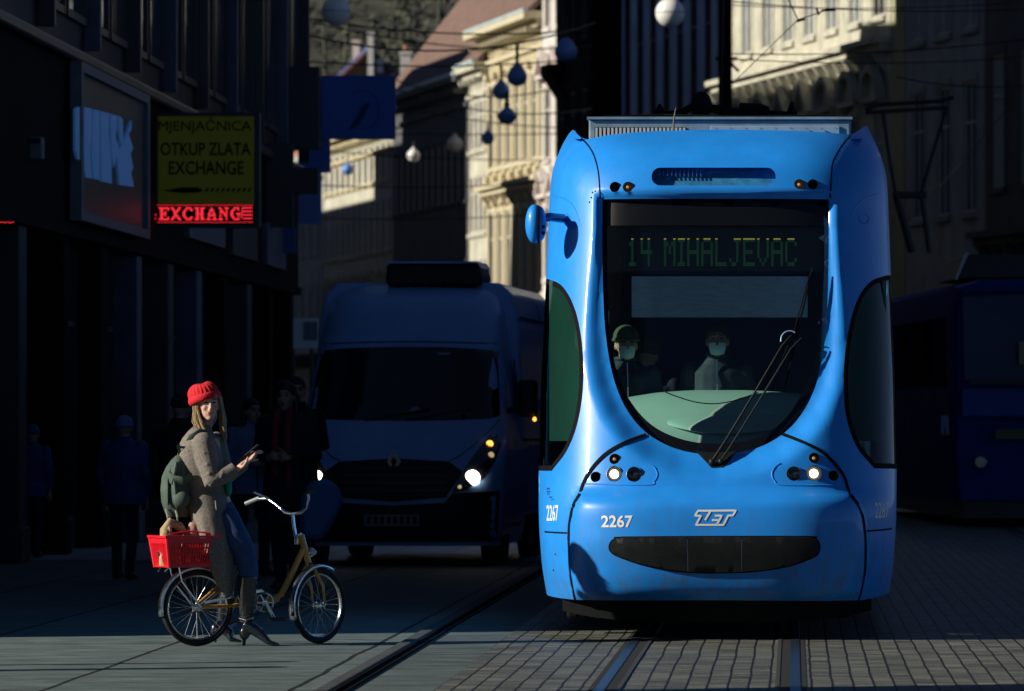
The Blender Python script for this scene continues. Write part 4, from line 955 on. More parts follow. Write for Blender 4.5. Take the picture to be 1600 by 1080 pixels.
m_ball = pm('white lamp globe', (.80, .80, .77), .4, var=.06, scale=4); m_ballshade = pm('shade-blue lamp globe', (.15, .32, .75), .45, var=.1, scale=4)  # globes are white; the second colour has the blue shade painted in
m_cap = pm('globe cap', (.02, .02, .025), .5)
BL = [(525, 18, 46, 104, 0, 1, 'large pale globe at the top left, beside the trees'), (1047, 20, 46, 100, 0, 0, 'large white globe left of the mast'),
      (884, 80, 36, 125, 1, 1, 'shade-blue drop-shaped globe above the left shoulder of the tram'), (808, 119, 33, 137, 1, 1, 'shade-blue drop-shaped globe in front of the yellow cornice'),
      (783, 142, 28, 148, 1, 1, 'shade-blue globe just left of and below the drop-shaped one'), (792, 181, 32, 140, 2, 1, 'half-lit shade-blue globe at the crossing of the wires'),
      (762, 216, 21, 180, 0, 1, 'small shade-blue globe at the right edge of the black shadow'), (711, 226, 26, 170, 0, 0, 'small sunlit white globe in front of the black shadow'),
      (646, 243, 20, 190, 0, 0, 'small greyish white globe in the black shadow'), (543, 265, 18, 200, 0, 1, 'small shade-blue globe below the large banner')]
for (px, py, dpx, Yq, kind, blue, lab) in BL:
    r = dpx/2*Yq/FPX; c = P(px, py, Yq); o = thing('lamp_globe', lab, 'lamp globe', c, 0, 'globe lamps hung over the street')
    mt = m_ballshade if blue and px > 530 else m_ball  # blue marks white globes with the blue shade painted in
    if kind == 0: b_ = MB().ell((0, 0, 0), (r, r, r), 24, 16)
    elif kind == 1: b_ = MB().lathe([(.02, r*1.35), (r*.25, r*1.15), (r*.62, r*.75), (r*.92, r*.3), (r, -.05*r), (r*.93, -.4*r), (r*.7, -.72*r), (r*.35, -.93*r), (.01, -r)], n=24)
    else: b_ = MB().lathe([(.02, r*1.05), (r*.3, r*.8), (r*.7, r*.45), (r*1.0, r*.05), (r*.9, -.3*r), (r*.6, -.7*r), (.01, -r*.85)], n=24)
    b_.build('globe', mt, o, smooth=True)
    MB().lathe([(r*.35, r*.93), (r*.25, r*1.2), (r*.08, r*1.35)], n=12).build('cap', m_cap if kind else mt, o)
    MB().tube([(0, 0, r*1.2), (0, 0, r*(2.2 if kind != 1 else 3.0))], .02 if kind == 0 else r*.16, 8).build('hanger', m_cap, o)
    if kind == 0: MB().tube([(r*1.002*math.cos(t), r*1.002*math.sin(t), 0) for t in np.linspace(0, 2*math.pi, 28)[:-1]], r*.025, 5, closed=True).build('seam', m_cap, o)

# bollards just off the left edge whose shadows fall across the pavement
for (x, y, h, r, lab) in ((-4.95, 32.35, .95, .05, 'slim grey bollard, farther of two at the left pavement edge'), (-5.2, 31.55, 1.05, .09, 'thick grey bollard, nearer of two at the left pavement edge')):
    o = thing('bollard', lab, 'bollard', (x, y, 0), 0, 'bollards at the side street')
    MB().lathe([(r*1.3, 0), (r*1.3, .08), (r, .12), (r, h-.1), (r*1.15, h-.08), (r*1.1, h-.02), (r*.5, h)], n=16).build('post', m_under, o, smooth=True)

# ---------------------------------------------------------------- hill with woods and the red-roofed house
hv = []; nx, ny = 60, 30
for j in range(ny+1):
    for i in range(nx+1):
        x = -150+220*i/nx; y = 300+330*j/ny; t = j/ny
        hv.append((x, y, -1+62*smooth01(np.float64(t*1.15))+3*math.sin(x*.06+j*.4)*t))
struct('hill', MB().add(hv, [(j*(nx+1)+i, j*(nx+1)+i+1, (j+1)*(nx+1)+i+1, (j+1)*(nx+1)+i) for j in range(ny) for i in range(nx)]), pm('hill earth', (.05, .05, .035), .95, var=.5, scale=.2), smooth=True)
fw = MB(); r2 = random.Random(5)
for k in range(420):
    x = r2.uniform(-85, 15); t = r2.uniform(.04, .8); y = 300+330*t; z = -1+62*float(smooth01(t*1.15))
    R_ = r2.uniform(1.6, 3.6); hh = r2.uniform(5, 11)
    fw.tube([(x, y, z-1), (x+r2.uniform(-.6, .6), y, z+hh)], [.22, .07], 4, caps=False)
    for q_ in range(120):
        a, b_, c_ = r2.gauss(0, .5), r2.gauss(0, .5), r2.gauss(0, .5)
        p = Vector((x+a*R_, y+b_*R_, z+hh*.72+c_*R_*1.25)); s_ = r2.uniform(.14, .42); u = Vector((r2.gauss(0, 1), r2.gauss(0, 1), r2.gauss(0, 1))).normalized(); v_ = u.orthogonal().normalized()
        fw.add([p-u*s_-v_*s_*.5, p+u*s_*.8-v_*s_*.4, p+v_*s_*.7], [(0, 1, 2)])
wd = fw.build('woods', pm('winter woods', (.03, .04, .022), .9, col2=(.10, .10, .07), scale=.25), recalc=False)
tag(wd, 'bare winter woods covering the hill behind the roofs', 'woods', kind='stuff')
# dark pines among them
YH = 286
def Hh(px, py): return Vector(P(px, py, YH))
rh_ = thing('house', 'small house with an orange-red roof and pale chimneys in front of the woods', 'house', (Hh(560, 0).x, YH, 0))
rx = lambda px: Hh(px, 0).x-Hh(560, 0).x
rz = lambda py: Hh(0, py).z
MB().prism([(rx(532), 0), (rx(532), rz(117)), (rx(577), rz(77)), (rx(622), rz(117)), (rx(622), 0)], 0, 12).build('wall', pm('brown gable', (.16, .12, .08), .8), rh_)
MB().add([(rx(494), -.5, rz(119)), (rx(494)+.1, 12, rz(119)), (rx(545), 12, rz(76)), (rx(577), 12, rz(74)), (rx(577), -.5, rz(74)), (rx(530), -.5, rz(119)), ], [(0, 1, 2, 3, 4, 5)]).build('roof', m_rred, rh_, solid=.15)
MB().add([(rx(577), -.5, rz(74)), (rx(577), 12, rz(74)), (rx(624), 12, rz(119)), (rx(624), -.5, rz(119))], [(0, 1, 2, 3)]).build('roof_slope', m_rdark, rh_, solid=.15)
MB().prism([(rx(527), rz(121)), (rx(531), rz(121)), (rx(578), rz(77)), (rx(577), rz(73))], -.9, -.6).build('bargeboard', pm('blue bargeboard', (.18, .26, .6), .5), rh_)
for (a, b, c, d, yy_) in ((546, 62, 557, 95, 2), (577, 57, 586, 122, -1.2), (591, 98, 600, 115, -1.0)):
    MB().box(rx(a), yy_, rz(d), rx(b if False else c), yy_+.6, rz(b)).box(rx(a)-.05, yy_-.05, rz(b)+.001, rx(c)+.05, yy_+.65, rz(b)+.12).build('chimney', m_whst, rh_)
# chimneys and small things on the big roof
for (px, py, Yq, lab) in ((757, 32, 222, 'white chimney high on the big brown roof'), (634, 82, 240, 'small white roof vent at the foot of the big brown roof'), (739, 12, 232, 'short white chimney at the top of the ridge')):
    c = P(px, py, Yq); o = thing('chimney', lab, 'chimney', (c.x, c.y, c.z-1.4)); MB().box(-.22, -.22, 0, .22, .22, 1.3).box(-.27, -.27, 1.301, .27, .27, 1.42).build('stack', m_whst, o); MB().lathe([(.1, 1.42), (.1, 1.7), (.13, 1.72)], n=10).build('pot', m_rred, o)
# ================================================================ delivery van
m_van = pm('shade-blue van paint', (.30, .55, .98), .40, var=.08, scale=2, coat=.3)  # blue cast of the shade mixed into a white van's paint
m_vblk = pm('van black plastic', (.010, .010, .012), .55)
m_tyre = pm('tyre rubber', (.012, .012, .013), .85)
m_hl = pm('lit van headlight', (1, .95, .85), .3, emis=(1, .90, .72), es=9)
m_hlr = pm('headlight reflector', (.5, .5, .5), .2, emis=(1, .75, .4), es=.35)
m_or = pm('lit orange indicator', (1, .4, .05), .3, emis=(1, .36, .05), es=2.5)
van = thing('delivery_van', 'shade-blue high-roofed delivery van with lit headlights left of the tram', 'van', (Xp(614, 54.4), 54.4, 0), R(-2.6))
Wv = [(.2, .95), (.35, 1.0), (.7, 1.03), (1.15, 1.03), (1.4, .99), (2.1, .905), (2.45, .85), (2.6, .80), (2.72, .70)]
Bv = [(.2, .10), (.4, .0), (.75, .0), (.95, .06), (1.06, .16), (1.2, .36), (1.38, .66), (1.42, .72), (2.1, 1.22), (2.45, 1.45), (2.6, 1.62), (2.69, 1.95), (2.72, 2.3)]
def vsurf(pts, off=0.):
    p = np.asarray(pts, float); x, z = p[:, 0], p[:, 1]; w = smtab(Wv, z); a = np.clip(np.abs(x)/w, 0, .9999); D = .42
    y = smtab(Bv, z)+D*(1-np.sqrt(1-a**4)); return np.stack([np.sign(x)*a*w, y-off, z], 1)
zs = np.linspace(.2, 2.72, 60); ts = np.sin(np.linspace(-math.pi/2, math.pi/2, 41))*.9998
g = MB()
for z in zs:
    w = float(smtab(Wv, z)); g.v += [tuple(v) for v in vsurf([(t*w, z) for t in ts])]
g.f = [(j*41+i, j*41+i+1, (j+1)*41+i+1, (j+1)*41+i) for j in range(59) for i in range(40)]
g.build('cab_front', m_van, van, smooth=True, angle=180)
for sg in (-1, 1):
    g = MB()
    for z in zs:
        w = float(smtab(Wv, z)); y0 = float(smtab(Bv, z))+.415; g.v += [(sg*w, y0, z), (sg*w, 2.7, z)]
    g.f = [(2*j, 2*j+1, 2*j+3, 2*j+2) for j in range(59)]
    g.build('cab_side', m_van, van, smooth=True)
for sg in (-1, 1):
    MB().tube([tuple(vsurf([(sg*a, b)], .004)[0]) for a, b in ((.93, 1.40), (.86, 1.30), (.72, 1.14), (.60, 1.04), (.52, 1.01))], .006, 5).build('bonnet_seam', m_vblk, van)
    MB().tube([tuple(vsurf([(sg*.2-.15+a, b)], .02)[0]) for a, b in ((0, 1.39), (.25*1, 1.43), (.62, 1.50))], .009, 5).build('wiper', m_vblk, van)
MB().tube([tuple(vsurf([(a, 2.14+.01*math.cos(a*3))], .004)[0]) for a in np.linspace(-.84, .84, 16)], .006, 5).build('cap_seam', m_vblk, van)
MB().add([tuple(vsurf([(a, b)], .010)[0]) for a, b in ((.06, 1.47), (.20, 1.47), (.15, 1.52), (.10, 1.52))], [(0, 1, 2, 3)]).build('parking_slip', pm('pale slip', (.3, .34, .4), .6), van)
MB().add([tuple(vsurf([(a, b)], .010)[0]) for a, b in ((.30, 2.02), (.42, 2.02), (.42, 2.045), (.30, 2.045))], [(0, 1, 2, 3)]).build('sticker', pm('pale slip', (.3, .34, .4), .6), van)
pr = [(-1.02, .45), (-1.03, 1.4), (-.99, 2.3), (-.93, 2.62), (-.80, 2.74), (.80, 2.74), (.93, 2.62), (.99, 2.3), (1.03, 1.4), (1.02, .45)]
bx_ = MB().prism(pr, 2.2, 6.3).build('load_body', m_van, van, bevel=.03)
MB().tube([(1.0, 2.25, 2.4), (1.0, 6.2, 2.4)], .012, 6).tube([(1.035, 2.25, 1.2), (1.035, 6.2, 1.2)], .015, 6).build('side_trim', m_vblk, bx_)
for x in (1.2, 2.0): MB().tube([(x*.0+.98, 3.0+x, 2.55), (x*0+1.0, 3.1+x, 2.42)], .008, 5).build('trim_clip', m_steel, bx_)
VS = [(-.80, 2.07), (0, 2.10), (.80, 2.07), (.86, 1.98), (.915, 1.52), (.89, 1.42), (.6, 1.395), (0, 1.385), (-.6, 1.395), (-.89, 1.42), (-.915, 1.52), (-.86, 1.98)]
panel('windscreen', catmull(VS, 3), pm('van windscreen', (.006, .008, .012), .06, coat=.3), van, off=.006, res=.08, sf=vsurf, world=False)
panel('grille', [(-.52, 1.0), (0, 1.03), (.52, 1.0), (.66, .90), (.50, .66), (0, .62), (-.50, .66), (-.66, .90)], m_vblk, van, off=.008, res=.06, sf=vsurf, world=False)
panel('bumper', [(-.99, .72), (-.56, .70), (-.48, .61), (0, .585), (.48, .61), (.56, .70), (.99, .72), (.96, .24), (-.96, .24)], m_vblk, van, off=.012, res=.08, sf=vsurf, world=False)
g = MB()
for z in (.72, .79, .86, .93): g.add([tuple(v) for v in vsurf([(-.5, z), (.5, z)], .02)]+[tuple(v) for v in vsurf([(-.5, z+.02), (.5, z+.02)], .02)], [(0, 1, 3, 2)])
g.build('grille_bars', pm('dull bars', (.03, .03, .035), .3), van)
e = vsurf([(0, 1.0)], .02)[0]
o_ = [(0, .115), (.065, 0), (0, -.115), (-.065, 0)]; i_ = [(0, .07), (.03, 0), (0, -.07), (-.03, 0)]
g = MB()
for k in range(4):
    a, b, c_, d_ = o_[k], o_[(k+1) % 4], i_[(k+1) % 4], i_[k]
    g.prism([(a[0], 1.0+a[1]), (b[0], 1.0+b[1]), (c_[0], 1.0+c_[1]), (d_[0], 1.0+d_[1])], e[1]-.02, e[1])
g.build('badge', m_steel, van)
MB().box(-.27, -.035, .39, .25, -.015, .50).build('number_plate', pm('dim plate', (.25, .27, .30), .5), van)
g = MB()
for i in range(8): x = -.24+i*.062; g.box(x, -.039, .41, x+.035, -.036, .48)
g.build('plate_marks', m_vblk, van)
for sg in (-1, 1):
    hp = [(sg*a, b) for a, b in ((.55, .70), (.70, .735), (.84, .84), (.94, 1.0), (.975, 1.15), (.93, 1.25), (.87, 1.26), (.78, 1.12), (.66, .92))]
    if sg < 0: hp = hp[::-1]
    h_ = panel('headlight', hp, pm('headlight housing', (.02, .02, .024), .15, coat=1), van, off=.010, res=.05, sf=vsurf, world=False)
    for (x, z, r, m_) in ((.745, .845, .072, m_hl), (.875, 1.165, .034, m_or), (.90, 1.06, .03, m_hlr), (.63, .76, .018, m_hlr)):
        if sg < 0 and m_ is m_or: m_ = m_hlr
        c = vsurf([(sg*x, z)], .015)[0]; MB().ell(c, (r, .02, r), 16, 8).build('bulb', m_, h_, smooth=True)
# roof cooling unit
ru = [(-.45, .0), (-.48, .07), (-.46, .18), (-.42, .23), (.42, .23), (.46, .18), (.48, .07), (.45, .0)]
r0 = MB().prism([(x+.17, z+2.70) for x, z in ru], 2.0, 2.9).build('cooling_unit', m_vblk, van, bevel=.04)
MB().prism([(x+.17, z+2.70) for x, z in ((-.47, .18), (-.43, .245), (.43, .245), (.47, .18), (.43, .225), (-.43, .225))], 1.95, 2.92).build('unit_edge', m_van, r0)
g = MB()
for i in range(12): x = -.25+i*.075; g.lathe([(.014, 0), (.01, .02)], c=(x, 2.0, 2.69), n=6)
g.build('rivet', m_vblk, r0)
for sg in (-1, 1):
    for y in (1.0, 4.7):
        w_ = MB().lathe([(.20, -.11), (.33, -.11), (.345, -.08), (.345, .08), (.33, .11), (.20, .11)], c=(sg*.87, y, .345), axis='X', n=28).build('wheel', m_tyre, van, smooth=True)
        MB().lathe([(.20, -.10), (.20, .10), (.06, .07), (.05, -.07)], c=(sg*.87, y, .345), axis='X', n=20).build('rim', m_under, w_, smooth=True)
    m_ = MB().box(sg*1.08, 1.02, 1.42, sg*1.27, 1.16, 1.78).build('side_mirror', m_vblk, van, bevel=.04)
    MB().tube([(sg*.97, 1.15, 1.48), (sg*1.1, 1.1, 1.5)], .03, 8).build('mirror_arm', m_vblk, m_)
    MB().ell((sg*1.25, 1.01, 1.40), (.018, .018, .022), 10, 8).build('mirror_indicator', m_or if sg > 0 else m_vblk, m_)
    MB().add([(sg*1.0, 1.75, 1.45), (sg*1.0, 2.6, 1.45), (sg*.93, 2.6, 2.0), (sg*.93, 2.1, 2.0)], [(0, 1, 2, 3)]).xf(Matrix.Translation((sg*.012, 0, 0))).build('door_window', m_vblk, van)
MB().box(-.8, .3, .22, .8, 6.2, .46).build('underframe', m_vblk, van)

# ================================================================ dark older tram at the right edge
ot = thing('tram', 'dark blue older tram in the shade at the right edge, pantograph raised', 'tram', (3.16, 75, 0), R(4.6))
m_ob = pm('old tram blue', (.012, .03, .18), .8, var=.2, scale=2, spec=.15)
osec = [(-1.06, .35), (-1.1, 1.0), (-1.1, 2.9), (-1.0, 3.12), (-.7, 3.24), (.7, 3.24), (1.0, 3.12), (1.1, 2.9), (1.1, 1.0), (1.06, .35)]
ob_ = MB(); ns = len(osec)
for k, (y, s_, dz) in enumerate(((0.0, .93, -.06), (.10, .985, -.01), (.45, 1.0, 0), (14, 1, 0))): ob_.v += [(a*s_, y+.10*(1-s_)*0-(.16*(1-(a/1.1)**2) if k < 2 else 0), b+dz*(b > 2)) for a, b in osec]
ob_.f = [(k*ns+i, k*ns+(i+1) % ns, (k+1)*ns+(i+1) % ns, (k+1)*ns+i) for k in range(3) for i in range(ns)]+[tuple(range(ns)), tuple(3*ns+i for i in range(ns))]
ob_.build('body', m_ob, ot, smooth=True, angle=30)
m_og = pm('old tram window', (.012, .025, .08), .30, spec=.25)
c_ = [(-.95, 1.92), (.95, 1.92), (.97, 3.0), (.85, 3.08), (-.85, 3.08), (-.97, 3.0)]
w_ = MB().add([(x, -.185+.16*(x/1.1)**2*1.0-.01, z) for x, z in c_], [tuple(range(6))]).build('windscreen', m_og, ot)
MB().box(-.9, -.21, 1.86, .9, -.16, 1.93).box(.0, -.205, 1.94, .06, -.185, 3.0).build('windscreen_frame', m_vblk, w_)
MB().box(-.98, -.15, 1.45, .98, -.10, 1.8).build('front_band', pm('mid navy band', (.015, .04, .22), .6), ot)
MB().box(-.55, -.18, 1.15, .6, -.165, 1.28).build('number_strip', pm('dim green strip', (.06, .08, .03), .6), ot)
MB().box(-.25, -.20, 2.12, -.12, -.19, 2.42).build('notice', pm('pale notice', (.25, .22, .12), .6), ot)
for sg in (-.75, .75): MB().lathe([(.09, .02), (.09, -.03), (.07, -.045)], c=(sg, -.13, .85), axis='Y', n=18).build('headlight', m_loff, ot)
MB().box(-.95, .05, .12, .95, 13.5, .40).build('underframe', m_vblk, ot)
m_osw = pm('dull side window', (.008, .012, .03), .9, spec=0.)
for k in range(8):
    y = .7+k*1.6
    MB().add([(-1.112, y, 1.85), (-1.112, y+1.35, 1.85), (-1.112, y+1.35, 2.75), (-1.112, y, 2.75)], [(0, 1, 2, 3)]).build('side_window', m_osw, ot)
g = MB()
for (a, b) in ((.35, 0), (.65, .1), (.95, 0)): g.tube([(-1.115, a, 1.2+b), (-1.115, a+.12, 1.45), (-1.115, a+.2, 1.2)], .015, 4)
g.build('side_lettering', m_white, ot)
MB().prism([(-.95, 3.25), (-.80, 3.58), (.80, 3.58), (.95, 3.25)], .8, 3.2).build('roof_unit', m_vblk, ot, bevel=.03)
MB().prism([(-.97, 3.245), (-.95, 3.245), (-.79, 3.6), (-.83, 3.6)], .78, .9).build('unit_edge', pm('pale unit edge', (.25, .33, .45), .3), ot)
MB().tube([(-1.02, .3, 3.13), (-.7, .02, 3.2), (.7, .02, 3.2), (1.02, .3, 3.13)], .02, 6).build('roof_rim', pm('bright roof rim', (.12, .22, .6), .25, coat=1), ot)
pt = MB(); q = lambda px, py, dy=0: tuple(Vector(P(px, py, 84+dy))-Vector((3.16, 75, 0)))
pt.tube([q(1352, 172), q(1372, 164), q(1470, 158), q(1490, 152)], .03, 8).tube([q(1352, 176, 1), q(1480, 168, 1)], .03, 6)
pt.tube([q(1380, 176), q(1390, 250), q(1400, 305)], .03, 6).tube([q(1480, 168), q(1460, 230), q(1440, 300)], .03, 6).tube([q(1395, 305), q(1448, 305)], .05, 6)
pt.tube([q(1400, 305), q(1425, 395)], .06, 6).tube([q(1440, 305), q(1452, 395)], .04, 6)
M_ = Matrix.Rotation(R(-4.6), 4, 'Z'); pt.xf(M_); pt.build('pantograph', m_vblk, ot)
# ================================================================ people
m_skin = pm('skin', (.50, .27, .19), .5, var=.06, scale=20); m_hairb = pm('dark hair', (.012, .009, .007), .6, var=.4, scale=40)
m_eye = pm('eye', (.02, .015, .012), .2); m_lip = pm('lips', (.35, .08, .07), .5)
def fingers(mb, wrist, d, up, side, L=.085, curl=.5, r=.0085):
    """palm plus four unequal bent fingers and a side thumb"""
    wrist, d, up, side = [Vector(v) for v in (wrist, d, up, side)]; d.normalize(); up.normalize(); side.normalize()
    mb.tube([wrist-d*.02, wrist+d*.02, wrist+d*.055, wrist+d*.085], [(.018, .024), (.015, .034), (.014, .040), (.011, .038)], 10, up=up)
    for i, (o, l) in enumerate(((-.028, .82), (-.010, .98), (.010, .92), (.028, .72))):
        b = wrist+d*.08+side*o; l *= L
        p1 = b+(d*math.cos(.2*curl)-up*math.sin(.2*curl))*l*.45; p2 = p1+(d*math.cos(.9*curl)-up*math.sin(.9*curl))*l*.32; p3 = p2+(d*math.cos(1.5*curl)-up*math.sin(1.5*curl))*l*.23
        mb.tube([b-d*.01, b+d*.005, p1, p2, p3], [r*1.05, r*1.05, r, r*.88, r*.6], 7)
    b = wrist+d*.02+side*-.032; mb.tube([b, b+(d*.6-side*.8)*.03, b+(d*.9-side*.7-up*.3)*.055, b+(d*1.0-side*.5-up*.5)*.072], [.013, .011, .010, .007], 7)
def headmesh(mb, c, s, turn, tilt=0.):
    """skull, jaw, nose, ears; turn = direction the face looks (angle in plan, 0 = -Y)"""
    M = Matrix.Translation(Vector(c)) @ Matrix.Rotation(turn, 4, 'Z') @ Matrix.Rotation(tilt, 4, 'X') @ Matrix.Scale(s, 4); t = MB()
    t.ell((0, .012, .02), (.075, .095, .10), 20, 14).ell((0, -.022, -.045), (.056, .066, .068), 16, 12).ell((0, -.058, -.092), (.026, .024, .02), 12, 8)
    t.tube([(0, -.082, .022), (0, -.098, -.004), (0, -.108, -.026), (0, -.09, -.036)], [.008, .010, .014, .010], 8)
    t.ell((-.076, .01, -.01), (.010, .02, .03), 8, 8).ell((.076, .01, -.01), (.010, .02, .03), 8, 8)
    t.ell((0, -.078, .04), (.052, .014, .012), 12, 8).ell((0, -.078, -.058), (.024, .014, .012), 10, 8)
    t.ell((-.036, -.066, -.022), (.022, .018, .022), 8, 8).ell((.036, -.066, -.022), (.022, .018, .022), 8, 8)
    t.xf(M); mb.add(t.v, t.f); return M
def face(root_part, M):
    for sx in (-1, 1):
        MB().ell((sx*.030, -.083, .016), (.013, .006, .006), 10, 8).xf(M).build('eye', m_eye, root_part, smooth=True)
        MB().tube([(sx*.014, -.090, .036), (sx*.03, -.089, .041), (sx*.048, -.080, .036)], .0035, 5).xf(M).build('eyebrow', m_hairb, root_part)
    MB().ell((0, -.092, -.056), (.022, .007, .007), 12, 8).xf(M).build('mouth', m_lip, root_part, smooth=True)
def ped(label, loc, yaw, h, coat, legs, hair=m_hairb, hat=None, long_coat=False, arms='down', face_on=True, puffy=1., mask=None, group=None, step=.12, scarf=None, extra=None, hairlong=False, skin=None):
    k = h/1.75; o = thing('person', label, 'person', loc, yaw, group); skin = skin or m_skin
    hy = -.02; b = MB()
    M = headmesh(b, (0, hy, 1.60*k), k, 0)
    b.tube([(0, .015*k, 1.36*k), (0, .0, 1.54*k)], [.055*k, .052*k], 10)
    b.tube([(0, .02*k, .88*k), (0, .02*k, 1.15*k), (0, .02*k, 1.38*k)], [(.14*k, .10*k), (.13*k, .09*k), (.15*k, .09*k)], 12, up=(1, 0, 0))
    A = []
    for s in (-1, 1):
        sh = Vector((s*.185*k, .02*k, 1.39*k))
        if arms == 'down': el, wr, fd = Vector((s*.235*k, .04*k, 1.12*k)), Vector((s*.225*k, -.06*k, .88*k)), Vector((0, -.25, -1))
        elif arms == 'front': el, wr, fd = Vector((s*.24*k, .02*k, 1.12*k)), Vector((s*.08*k, -.24*k, 1.10*k)), Vector((-s*.8, -.3, .1))
        else: el, wr, fd = Vector((s*.27*k, -.02*k, 1.13*k)), Vector((s*.17*k, -.30*k, 1.08*k)), Vector((-s*.2, -1, .0))
        A.append((sh, el, wr)); b.tube([sh, el, wr], [.04*k, .034*k, .024*k], 8)
        fd.normalize(); sd_ = Vector((0, 1, 0)) if arms == 'down' else Vector((0, 0, 1)); up = fd.cross(sd_).normalized()*s; fingers(b, wr, fd, up, sd_*-1, .08*k)
        hp = Vector((s*.09*k, .02*k, .90*k)); kn = Vector((s*.10*k, (-.03-s*step*.5)*k, .50*k)); an = Vector((s*.10*k, (.04-s*step)*k, .09*k))
        b.tube([hp, kn, an], [.075*k, .05*k, .035*k], 10)
    bo = fuse(b.build('body', skin, o), .009*k, 4)
    if face_on: face(bo, M)
    j = MB()
    z0 = .55 if long_coat else .80
    P_ = puffy
    j.tube([(0, .02*k, z0*k), (0, .02*k, (z0+.12)*k), (0, .015*k, 1.05*k), (0, .02*k, 1.25*k), (0, .02*k, 1.38*k), (0, .02*k, 1.445*k), (0, .01*k, 1.50*k)],
           [(.20*k*P_, .15*k*P_), (.195*k*P_, .145*k*P_), (.165*k*P_, .125*k*P_), (.195*k*P_, .135*k*P_), (.205*k*P_, .12*k*P_), (.14*k, .09*k), (.075*k, .075*k)], 18, up=(1, 0, 0))
    for sh, el, wr in A: j.ell(sh, (.07*k*P_,)*3, 12, 8).tube([sh, el, el.lerp(wr, .9)], [.070*k*P_, .058*k*P_, .045*k*P_], 12)
    co = fuse(j.build('coat', coat, o), .011*k, 3)
    MB().tube([(0, -.128*k*P_, z0*k+.05), (0, -.120*k*P_, 1.05*k), (0, -.125*k*P_, 1.3*k), (0, -.085*k, 1.47*k)], .006, 5).build('zip', m_steel if mask else m_vblk, co)
    cl = MB().tube([(.07*k*math.cos(t), .012*k+.07*k*math.sin(t), 1.50*k) for t in np.linspace(0, 2*math.pi, 17)[:-1]], (.018*k), 8, closed=True).build('collar', coat, co, smooth=True)
    if scarf: MB().tube([(-.05*k, -.06*k, 1.50*k), (-.06*k, -.135*k, 1.35*k), (-.05*k, -.16*k, .95*k)], [.03, .035, .03], 8).tube([(.05*k, -.06*k, 1.50*k), (.05*k, -.14*k, 1.3*k), (.07*k, -.16*k, .85*k)], [.03, .03, .025], 8).build('scarf', scarf, co, smooth=True)
    t = MB()
    t.tube([(0, .02*k, .98*k), (0, .02*k, .82*k)], [(.145*k, .11*k), (.15*k, .115*k)], 14, up=(1, 0, 0))
    for s in (-1, 1):
        t.tube([(s*.085*k, .02*k, .88*k), (s*.10*k, (-.03-s*step*.5)*k, .50*k), (s*.10*k, (.04-s*step)*k, .09*k)], [.088*k, .062*k, .052*k], 12)
    fuse(t.build('trousers', legs, o), .012*k, 3)
    for s in (-1, 1):
        y = (.04-s*step)*k; MB().tube([(s*.10*k, y+.05*k, .05), (s*.10*k, y-.02*k, .055), (s*.105*k, y-.12*k, .04), (s*.107*k, y-.19*k, .028)], [(.045, .035), (.05, .042), (.028, .042), (.018, .03)], 10, up=(0, 0, 1)).build('shoe', m_vblk, o, smooth=True)
    hr = MB()
    if hat is None or hairlong:
        hr.ell((0, .022, .045), (.084, .098, .092), 18, 12).ell((0, .055, -.01), (.078, .066, .09), 14, 10)
        if hairlong: hr.tube([(-.07, .03, .03), (-.085, .02, -.08), (-.08, .0, -.19)], [.03, .035, .02], 8).tube([(.07, .03, .03), (.085, .02, -.08), (.08, .0, -.19)], [.03, .035, .02], 8)
        hr.xf(M); hr.build('hair', hair, o, smooth=True)
    if hat is not None:
        hh = MB().ell((0, .018, .055), (.092, .108, .088), 20, 12).tube([(.088*math.cos(a), .015+.104*math.sin(a), .035) for a in np.linspace(0, 2*math.pi, 21)[:-1]], .014, 8, closed=True).xf(M)
        hh.build('hat', hat, o, smooth=True)
    if mask: 
        mm = MB(); n1, n2 = 12, 8
        for i in range(n1+1):
            a = -1.0+2.0*i/n1
            for j_ in range(n2+1):
                z = -.098+.088*j_/n2+.012*math.sin(a)**2*(1-j_/n2); rr_ = .084+.018*math.cos(a)**2*(math.sin(math.pi*j_/n2)*.6+.4)-.020*(1-j_/n2)**2*abs(math.sin(a)); mm.v.append((rr_*.80*math.sin(a), -.012-rr_*math.cos(a)*.98, z-.002))
        mm.f = [(i*(n2+1)+j_, (i+1)*(n2+1)+j_, (i+1)*(n2+1)+j_+1, i*(n2+1)+j_+1) for i in range(n1) for j_ in range(n2)]
        mo = mm.xf(M).build('face_mask', mask, o, smooth=True)
        MB().tube([(.066, -.05, -.03), (.078, .0, -.005)], .002, 4).tube([(-.066, -.05, -.03), (-.078, .0, -.005)], .002, 4).xf(M).build('ear_loop', mask, mo)
    return o
m_cn = pm('navy padded jacket', (.02, .05, .20), .6, var=.3, scale=9, bump=.8, bscale=14); m_cd = pm('dark coat cloth', (.012, .015, .03), .8, var=.3, scale=20)
m_cd2 = pm('black coat cloth', (.006, .007, .010), .85); m_cw = pm('pale shirt cloth', (.18, .24, .40), .8); m_jean = pm('dark trousers', (.012, .015, .03), .8)
m_mask = pm('pale green face mask', (.62, .80, .80), .7); m_cdr = pm('driver jacket', (.018, .028, .05), .7, var=.3, scale=15); m_red2 = pm('dull red scarf', (.28, .02, .03), .8)
m_dsk = pm('skin in winter', (.32, .17, .12), .55)
def at(px, Y): return (Xp(px, Y), Y, 0)
ped('short person in a navy padded jacket and pale cap, seen from behind near the columns', at(194, 50), R(172), 1.44, m_cn, m_jean, hat=m_cw, puffy=1.25, face_on=False)
ped('person in black standing just behind the woman with the red hat', at(283, 46.5), R(160), 1.62, m_cd2, m_jean, hat=m_cd2, face_on=False, puffy=1.1)
ped('person with black hair and a pale shirt between the cyclist and the van', at(392, 51), R(35), 1.60, m_cw, m_jean, arms='front', hairlong=True)
